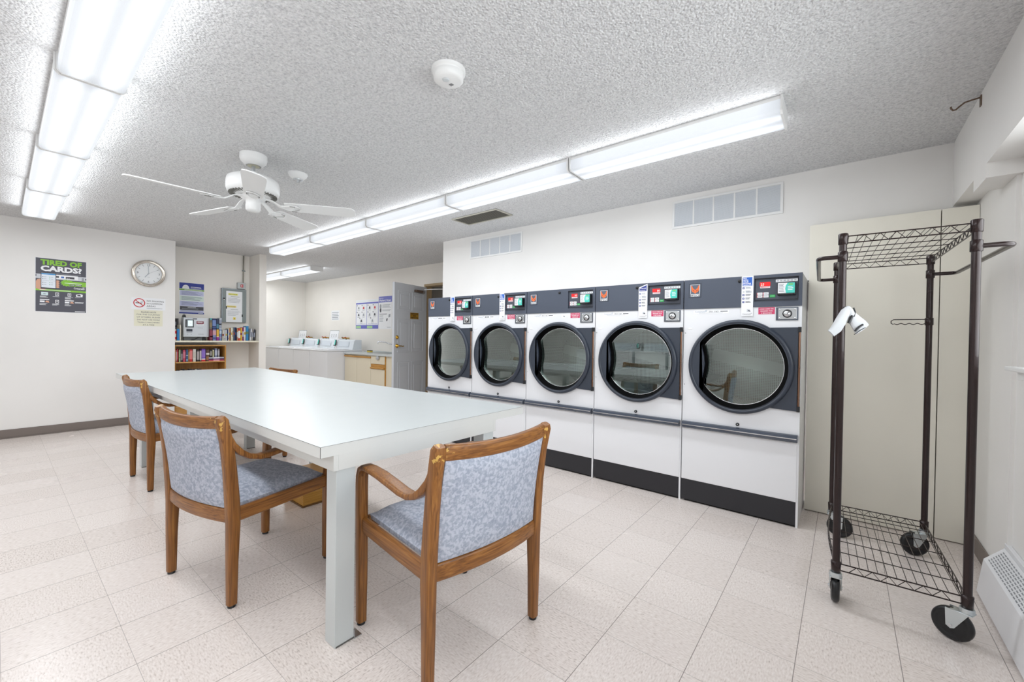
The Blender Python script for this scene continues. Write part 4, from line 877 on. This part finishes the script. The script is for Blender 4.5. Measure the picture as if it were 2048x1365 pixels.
for i, (a, b, tp, c, cn) in enumerate(row):
    y0, y1 = yb(a), yb(b); hh = (660-tp)/10.5*.0069
    bands = [(.2,.8,'#f1efe8')] if cn == 'red and white' else [(.45,.62,('#8d3b3b','#3c5a8a','#c9a24a','#5a7a5a')[i % 4])] if i % 3 != 1 else [(.12,.85,'#b9c2c8')] if i % 4 == 1 and cn.startswith('pale') else [(.30,.75,'#c0a890')] if i == 7 else [(.15,.2,'#8b8b9b'),(.3,.7,'#cfd2d9')]
    book('book', (-7.205+random.uniform(-.012,.01), y0, Z1), (y1-y0)*.96, hh, .11, c, 0, bands, False, f'{cn} book, {words[i]} from the left in the right-hand row on the niche shelf', 'books at the right end of the niche shelf')
for i, (a, tp, c, cn, wd) in enumerate(((1745,380,'#e3e3e8','white',.024),(1775,385,'#d6d2cc','pale grey',.020),(1803,400,'#40434f','dark grey',.022))):
    hh = (660-tp)/10.5*.0069
    book('book', (-7.20, yb(1712)+.004+.0235*i, Z1+.004), wd*.8, hh, .11, c, math.radians(-5), [(.3,.7,'#9aa0b0')], False, f'leaning {cn} book, {("first","second","last")[i]} of three tilted ones by the column', 'books at the right end of the niche shelf')
low = [(846,905,420,'#6e2436','maroon'),(908,985,430,'#7d84b0','blue and pink'),(988,1048,425,'#d9a93c','yellow and purple'),(1050,1104,420,'#6e86b0','grey-blue')]
lowtop = Z1+.164
for i, (a, b, tp, c, cn) in enumerate(low):
    book('book', (-7.205, yb(a), Z1), (yb(b)-yb(a))*.97, .1635, .11, c, 0, [[(.1,.9,'#8a3a4a'),(.3,.4,'#d8b8bc')],[(.5,.9,'#c99aa8'),(.1,.3,'#4a5590')],[(.0,.32,'#8a2f86'),(.32,.36,'#e9e9e9')],[(.2,.35,'#a38ab0'),(.6,.9,'#b8c6da')]][i], False, f'{cn} paperback {words[i]} from left, lower tier beside the payment box', 'paperbacks stacked in two tiers beside the payment box')
upp = [(846,895,'#6f6a5c','brown and teal',.162),(899,983,'#1f2c5c','navy',.160),(986,1042,'#2b3450','dark blue',.158),(1044,1102,'#b9bec8','pale silver',.172)]
for i, (a, b, c, cn, hh) in enumerate(upp):
    book('book', (-7.207, yb(a), lowtop), (yb(b)-yb(a))*.97, hh, .11, c, 0, [[(.85,1,'#4a9aa0'),(.2,.6,'#8f7f5f')],[(.3,.85,'#6f86b8'),(.1,.2,'#3f5590')],[(.1,.5,'#4a7a90')],[(.1,.8,'#8f97a8'),(.4,.5,'#e4e6ea')]][i], False, f'{cn} paperback {words[i]} from left, upper tier beside the payment box', 'paperbacks stacked in two tiers beside the payment box')
for i, (a, b, tp, c, cn, bands, dx) in enumerate(((92,172,420,'#eadfd0','white with red squares',[(.1,.32,'#d4232e'),(.6,.85,'#d4232e')],0),(178,240,415,'#2f8ad0','bright blue',[],0),(242,284,330,'#e8e2cf','tall cream',[(.2,.8,'#dcd6c4')],-.02),
        (92,112,195,'#24252a','black',[],-.13),(114,140,235,'#d8cfae','buff',[(.1,.9,'#e8e0c4')],-.13),(142,172,245,'#3a3432','dark brown',[(.1,.3,'#b03a34')],-.13),(176,226,260,'#8f8f98','grey',[(.2,.6,'#b9bac4'),(.7,.8,'#504b55')],-.13),(228,272,190,'#2d2b30','charcoal',[(.3,.6,'#8b8890')],-.13))):
    book('book', (-7.19+dx, 1.5425+(yb(a)-1.552)*.91, Z1), (yb(b)-yb(a))*.87, (660-tp)/10.5*.0069, .11, c, 0, bands, False, f'{cn} book at the left end of the niche shelf, ' + ('in front' if dx > -.1 else 'in the back row'), 'books at the left end of the niche shelf')
# bookcase
t = thing('bookcase', 'light oak bookcase standing in the niche under the shelf', 'bookcase', (-7.16, 1.5445, 0))
BW, BD, BH = .610, .30, 1.006
for y in (0, BW-.016): m = MB(); m.box((-BD,y,0),(0,y+.016,BH-.016), BCX); m.build('side_panel', t, .001)
m = MB(); m.box((-BD,0,BH-.016),(0,BW,BH), BCY); m.build('top', t, .001)
m = MB(); m.box((-BD,.016,.04),(-BD+.006,BW-.016,BH-.016), BCX); m.build('back_panel', t)
SZ = (.755, .452, .15)
for z in SZ: m = MB(); m.box((-BD+.006,.016,z),(-.002,BW-.016,z+.016), BCY); m.build('shelf', t, .001)
m = MB(); m.box((-.02,.016,0),(-.004,BW-.016,.15), BCY); m.build('kick_board', t)
up_ = [(125,150,815,'#c9768c','pink'),(152,186,800,'#bd2a34','red'),(190,222,815,'#b9cfa0','pale green'),(226,268,820,'#3b2b35','black'),(272,330,815,'#b8405a','rose'),(335,380,810,'#3f5f86','steel blue'),(383,405,810,'#cf8a4c','orange'),(408,470,810,'#b8292c','scarlet'),(475,545,805,'#d8d3cc','stone grey'),(550,605,815,'#2b2626','charcoal'),(612,646,815,'#4a2424','dark maroon'),(652,740,800,'#5b2f9c','purple'),(750,826,815,'#5a4438','brown')]
def yc(a): px = 340+a/10.5; return 1.546+(px-349)*.00588
zs = SZ[0]+.0162
for i, (a, b, tp, c, cn) in enumerate(up_):
    bands = [(0,.14,'#c8242e'),(.14,.22,'#e8e6ea'),(.30,.92,'#8a6cc0')] if cn == 'purple' else [[(.12,.85,'#e6d4d8')],[(.2,.8,'#d8646a')],[(.3,.4,'#7d9a6a')],[(.15,.7,'#8a8088')],[(.3,.85,'#c87084')],[(.5,.54,'#e6e8ec'),(.1,.2,'#9ab0c8')],[(.2,.8,'#e0b080')],[(.2,.9,'#d87a78')],[(.3,.8,'#c4beb4')],[(.15,.85,'#a8a0a0')],[(.1,.9,'#c8c0c0')],[],[(.55,.7,'#d8d0c8'),(.1,.4,'#9a6a44')]][i]
    book('book', (-7.185+random.uniform(-.01,.012), yc(a), zs), (yc(b)-yc(a))*.97, (1085-tp)/10.5*.0068-.006, .11, c, 0, bands, False, f'{cn} book, {words[i]} from left, on the bookcase top shelf', 'books on the top shelf of the oak bookcase')
zz = zs
for i, (th, c, cn) in enumerate(((.020,'#c9566a','rose pink'),(.016,'#5a2f60','plum'),(.020,'#c3c6d0','pale grey'))):
    o = book('book', (-7.178, 0, 0), th, .190, .11, c, 0, [(.3,.7,('#e8a8b0','#8a6090','#e6e6ea')[i])], True, f'{cn} book lying flat in the bookcase, {("lowest","middle","topmost")[i]} of the pile', 'books on the top shelf of the oak bookcase')
    o.location = (-7.178, yc(1145), zz); o.rotation_euler = (PI/2, 0, 0); zz += th+.0004
for i, (a, b, tp, c, cn) in enumerate(((838,880,800,'#2c2a2c','black'),(892,930,805,'#dcd8b8','cream'),(942,1000,775,'#7f86a0','blue-grey'),(1010,1050,790,'#8a8890','grey'))):
    book('book', (-7.19, yc(a), zz), (yc(b)-yc(a))*.95, min(.128, (958-tp)/10.5*.0068+.008), .10, c, 0, [(.2,.8,('#9a9690','#b8b48a','#b0b6c8','#b4b2ba')[i])], False, f'{cn} book standing on the flat pile, {words[i]} from left', 'books on the top shelf of the oak bookcase')
y = 1.5635
for i in range(11):
    wd = random.uniform(.022,.034); c = ('#2a2a30','#3a2430','#e0dcd0','#22303f','#46302a','#30303a')[i % 6]
    book('book', (-7.19, y, SZ[1]+.0162), wd*.97, random.uniform(.185,.2), .11, c, 0, [(.3,.7,'#8a8a90')], False, f'{("black","plum","ivory","dark blue","dark brown","charcoal")[i % 6]} book, {words[i]} from left, on the second bookcase shelf', 'books on the second shelf of the oak bookcase'); y += wd
book('book', (-7.17, 1.563, SZ[2]+.0162), .05, .19, .11, '#e07a28', 0, [(.2,.5,'#c83c34')], False, 'orange book on the lowest bookcase shelf, seen under the table', 'books on the lowest shelf of the oak bookcase')

# ------------------------------------------------------------------ laundry alcove
def make_washer(label):
    t = thing('washing_machine', label, 'washer', (0,0,0), 0, 'top-loading washers in the alcove')
    w, d, h = .682, .70, .897
    m = MB(); m.box((0,0,.02),(w,d,h-.03), WHITE); m.box((.01,.02,0),(w-.01,d-.02,.02), SHADE); m.build('cabinet', t, .006)
    m = MB(); m.box((-.002,-.004,h-.028),(w+.002,d,h), WHITE); m.build('top', t, .008, 3)
    m = MB(); m.box((.08,.05,h),(w-.08,.47,h+.012), WHITE); m.build('lid', t, .006, 3)
    m = MB(); m.loft([[(x,.50,h),(x,.535,h+.165),(x,.56,h+.185),(x,d-.01,h+.185),(x,d-.01,h)] for x in (.09,w-.004)], mat('console_grey', '#dde4ea', .35), smooth=False); m.build('console', t, .006)
    m = MB(); m.loft([[(x,.50,h),(x,.53,h+.18),(x,.56,h+.20),(x,d-.01,h+.20),(x,d-.01,h)] for x in (.003,.088)], WHITE, smooth=False); cb = m.build('coin_box', t, .004)
    a = math.atan2(.18,.03); Q = Matrix.Translation((.046,.4955,h+.105)) @ Matrix.Rotation(a, 4, 'X')
    m = MB(Q); m.box((-.036,-.045,0),(.036,.075,.018), BLK); rd = m.build('card_reader', cb, .003)
    m = MB(Q); m.rect(-.03,-.03,.03,.068,TEAL,.0186); m.rect(-.03,-.03,-.005,.068,WHT,.0190); m.build('screen', rd)
    m = MB(frame((.12,.4985,h+.02),(1,0,0),(0,.035,.165))); m.rect(0.02,.03,.40,.13,mat('console_face', '#d3dbe3', .4),.0008); m.build('console_face', t)
    return t
WP = [-10.095+.6905*i for i in range(4)]
wl = ['far left washer in the alcove, beside the alcove corner', 'washer second from the alcove corner', 'washer second from the sink cabinet', 'washer next to the sink cabinet, its grey side showing']
p = make_washer('white top-loading '+wl[0])
for i, x in enumerate(WP):
    q = p if i == 0 else dup(p, None, None, 'white top-loading '+wl[i]); q.location = (x, 3.79, 0)
for i, x in enumerate((-5.2, -4.45, -3.7, -2.95)):
    q = dup(p, (x+.682, -2.66, 0), PI, f'white washer on the wall facing the dryers, {("farthest", "second farthest", "second nearest", "nearest")[i]} in the door glass reflections')
    q['group'] = 'washers facing the dryers'
def d_inst(q, w, h):
    for i in range(3): q.annulus(.09+i*.09,.085,.018,.026,MID,.0006,16); q.rect(.075+i*.09,.05,.105+i*.09,.055,MID,.0006)
    q.lines(.03,w-.03,.035,.01,2,.004,GREYP,.2)
for x, lab in ((-9.78, 'small tilted white instruction card above the far left washer consoles'), (-8.36, 'small tilted white instruction card above the washer consoles nearer the posters')):
    Q = frame((x-.18, 4.45, 1.0825), (1,0,0), (.30,.0,1)); m = MB(Q); m.box((0,0,0),(.36,.19,.004), PAPER); m.M = Q @ Matrix.Translation((0,0,.004)); d_inst(m, .36, .19)
    for a, b in ((( -.004,.186),(.364,.194)), ((-.004,0),(.004,.19)), ((.356,0),(.364,.19))): m.rect(*a, *b, MID, .0008)
    one('instruction_card', lab, 'sign', m, 'instruction cards on the washers')
for i, (x, c1) in enumerate(((-9.90, '#a86a2a'), (-9.12, '#b8323a'), (-8.28, '#8a3a34'))):
    m = MB(); mm = mat('valve_'+c1[1:], c1, .45)
    for s in (0, .12):
        m.cyl((x+s,4.689,1.11),(x+s,4.60,1.11),.012,BRASS,10); m.tube([(x+s-.03,4.60,1.125),(x+s,4.60,1.132),(x+s+.03,4.60,1.122)], .008, (mm, RED)[s > 0], 8); m.cyl((x+s,4.62,1.11),(x+s,4.62,1.0),.009,BLKM,8)
    one('water_valve', ('brown-handled', 'red-handled', 'dark red-handled')[i]+' water valves behind the washers, '+('left','middle','right')[i]+' set of three', 'valve', m, 'water valves behind the washers')
# sink cabinet
t = thing('sink_cabinet', 'almond sink cabinet with oak pulls between the washers and the grey door', 'cabinet', (-7.328, 4.13, 0))
CWD = 1.495
m = MB(); m.box((.0,.012,.09),(CWD,.545,.825), ALM); m.box((.02,.06,0),(CWD-.02,.55,.09), BLKM); m.build('carcass', t, .001)
m = MB(); m.box((0,-.03,.828),(CWD+.02,.55,.860), LAM); m.box((0,.53,.860),(CWD+.02,.55,.875), LAM); m.build('countertop', t, .003)
for x0, x1 in ((.004,.416),(.422,.863)): m = MB(); m.box((x0,-.006,.10),(x1,.012,.775), ALM); dd = m.build('door', t, .001); m = MB(); m.sweep([(x0,-.012,.790),(x1,-.012,.790)], (.010,.014), (0,1,0), OAKX); m.build('oak_pull', dd)
m = MB(); m.box((.869,-.006,.685),(1.273,.012,.820), ALM); m.build('false_front', t, .001)
m = MB(); m.box((.869,-.006,.10),(1.273,.012,.595), ALM); dd = m.build('door', t, .001); m = MB(); m.box((.869,-.004,.597),(1.273,.010,.682), OAKX); m.sweep([(.869,-.014,.615),(1.273,-.014,.615)], (.012,.014), (0,1,0), OAKX); m.build('oak_pull', dd)
m = MB(); m.box((1.276,-.004,.10),(1.293,.012,.82), OAKX); m.build('oak_strip', t)
m = MB(); bx0, bx1, by0, by1 = .60, 1.20, .10, .48
m.box((bx0,by0,.8602),(bx1,by0+.02,.864), STEEL); m.box((bx0,by1-.02,.8602),(bx1,by1,.864), STEEL); m.box((bx0,by0,.8602),(bx0+.02,by1,.864), STEEL); m.box((bx1-.02,by0,.8602),(bx1,by1,.864), STEEL); m.rect(bx0+.02,by0+.02,bx1-.02,by1-.02,GALV,.8606); m.build('sink', t)
m = MB(); ax, ay = 1.02, .45
m.box((ax-.10,ay-.03,.864),(ax+.14,ay+.03,.884), CHR); m.tube([(ax,ay,.884),(ax-.01,ay-.02,.96),(ax-.05,ay-.07,1.01),(ax-.13,ay-.17,1.055),(ax-.19,ay-.25,1.07),(ax-.215,ay-.28,1.06),(ax-.22,ay-.285,1.03)], .011, CHR, 10)
for s in (-.07,.11): m.lathe([(.016,.884),(.014,.91),(.02,.915),(.018,.94),(.001,.945)], CHR, Matrix.Translation((ax+s,ay,0)), 14)
m.build('faucet', t)
m = MB(); m.ball((-6.23, 4.100, .792), .04, mat('sponge_grey', '#b9bbbd', .9, bump=.6, bscale=300), (1.1,.35,.9)); one('dish_scrubber', 'grey dish scrubber hanging on the sink cabinet front', 'scrubber', m)
m = MB(); m.box((-7.03,4.40,.861),(-6.93,4.46,.885), mat('sponge_yellow', '#d9c25a', .9)); m.box((-7.03,4.40,.885),(-6.93,4.46,.897), BLKM); one('sponge', 'small dark sponge on the counter by the faucet', 'sponge', m, bevel=.003)
# alcove posters
YB = 4.69
def d_wash(q, w, h):
    q.rect(0,h-.085,w,h-.055,PURP,.0003); q.lines(.03,.36,h-.035,.01,1,.006,MINT,0); q.lines(.44,.78,h-.030,.01,1,.006,MINT,0)
    for x in (.0,.395,.79): q.rect(x,.0,x+.012,h-.055,PURP,.0004)
    q.rect(0,.0,w,.075,PURP,.0003); q.rect(.015,.008,.19,.058,mat('panel_green', '#a9d49c', .5),.0005); q.rect(.41,.008,.60,.058,_m['panel_green'],.0005); q.rect(.20,.008,.39,.058,PURP,.0005)
    for c in range(2):
        ox = .02+c*.395
        for i, (dx, dz) in enumerate(((.07,.43),(.25,.43),(.07,.29),(.25,.29),(.17,.17))):
            x, z = ox+dx, dz
            q.rect(x-.04,z-.045,x+.065,z+.045,GREYP,.0004); q.rect(x-.035,z-.04,x+.06,z+.04,PAPER,.0006); q.disc(x-.045,z+.045,.013,DKG,.0008,12)
            q.poly([(x-.02,z-.03),(x+.045,z-.03),(x+.03,z+.02),(x-.005,z+.015)], (MID,RED,DKG,MID,DKG)[i] if c == 0 else (DKG,RED,MID,DKG,MID)[i], .0008); q.rect(x-.03,z-.06,x+.05,z-.053,MID,.0006)
        q.lines(ox+.03,ox+.35,.095,.01,1,.006,PURP,0,.0005)
sheet('wash_instruction_poster', 'wide blue-bordered washing instruction poster on the alcove wall', 'poster', FYn(-7.908, YB, 1.309), .802, .585, PAPER, d_wash)
def d_dry(q, w, h):
    q.rect(0,h-.115,w,h,PURP,.0003); q.text('How to use', .02, h-.045, .036, WHT, align='LEFT', fit=.13); q.text('Washers | Dryers', .02, h-.095, .052, WHT, align='LEFT', fit=w-.05, bold=.02)
    q.lines(.12,w-.03,h-.165,.018,4,.007,MID,.35); q.lines(.12,w-.03,h-.265,.018,2,.007,MID,.35); q.disc(.065,h-.19,.03,MID,.0005,18,None,.045); q.disc(.065,h-.265,.028,DKG,.0005,18,None,.042)
    q.lines(.03,.28,h-.345,.03,1,.009,DKG,.1); q.lines(.03,.19,h-.375,.022,6,.007,MID,.3); q.poly([(.25,h-.48),(.29,h-.47),(.30,h-.42),(.26,h-.43)], DKG, .0005); q.poly([(.32,h-.41),(.38,h-.40),(.385,h-.34),(.33,h-.35)], MID, .0005); q.lines(w-.15,w-.03,.03,.02,1,.008,MID,.1)
sheet('dryer_instruction_poster', 'narrow white poster with blue heading beside the grey door', 'poster', FYn(-7.098, YB, 1.303), .432, .628, PAPER, d_dry)
def d_small(q, w, h):
    for i in range(5): q.rect(.03,h-.05-i*.036,w-.03-.02*(i % 2),h-.036-i*.036,MID,.0006)
sheet('small_wall_notice', 'small plain white notice above the washers', 'notice', FYn(-8.912, YB, 1.497), .342, .212, PAPER, d_small)
# open door
ang = math.atan2(-.80, .18)
dt = thing('open_door', 'grey six-panel door standing open beside the far dryer', 'door', (DX0+.002, 4.655, 0), ang)
DWD, DHT = .80, 2.018
m = MB(); m.box((0,-.0,.008),(DWD,.042,DHT), DOORG)
Q = frame((0,.042,0),(1,0,0),(0,0,1)) ; Q = Matrix(((1,0,0,0),(0,0,1,.042),(0,1,0,0),(0,0,0,1)))     # x along leaf, y up, z out of +y face
for x0, x1 in ((.105,.365),(.455,.70)):
    for z0, z1 in ((.15,.74),(.94,1.425),(1.615,1.875)):
        a = .022
        for A, B in (((x0-a,z0-a),(x1+a,z0)), ((x0-a,z1),(x1+a,z1+a)), ((x0-a,z0),(x0,z1)), ((x1,z0),(x1+a,z1))): m.box((*A,-.001),(*B,.007), DOORG, Q)
        m.box((x0+.035,z0+.04,-.001),(x1-.035,z1-.04,.008), DOORG, Q)
m.build('leaf', dt, .004)
m = MB(Q); kx = .735
m.lathe([(.030,0),(.029,.010),(.018,.016),(.014,.03),(.001,.031)], BRASS, Matrix.Translation((kx,1.155,0)), 24); m.build('deadbolt', dt)
m = MB(Q); m.lathe([(.033,0),(.032,.008),(.020,.014),(.012,.03),(.010,.045),(.001,.046)], BRASS, Matrix.Translation((kx,1.020,0)), 24); m.tube([(kx,1.02,.04),(kx-.05,1.02,.046),(kx-.09,1.012,.042),(kx-.115,1.018,.04)], .008, BRASS, 10); m.build('lever_handle', dt)
m = MB(Q); m.box((.10,1.905,0),(.33,1.945,.045), BRNZ); m.cyl((.14,1.925,.045),(.14,1.925,.06),.014,STEEL); m.build('closer_body', dt, .004)
m = MB(); m.tube([(.14,.10,1.96),(.10,.20,1.97),(.02,.42,1.975)], .007, PLAST, 8); m.build('closer_arm', dt)
m = MB(Q); m.box((.215,1.458,0),(.425,1.562,.002), BRASS); m.M = Q @ Matrix.Translation((.32,0,.002)) @ Matrix.Diagonal((-1,1,1,1))
for i, s in enumerate(('LAUNDRY ROOM', 'HOURS', '8 AM TO 10 PM')): m.text(s, 0, 1.535-i*.032, .024, INK, fit=(.17,.07,.18)[i], z=.0006, bold=.01)
m.build('brass_sign', dt)
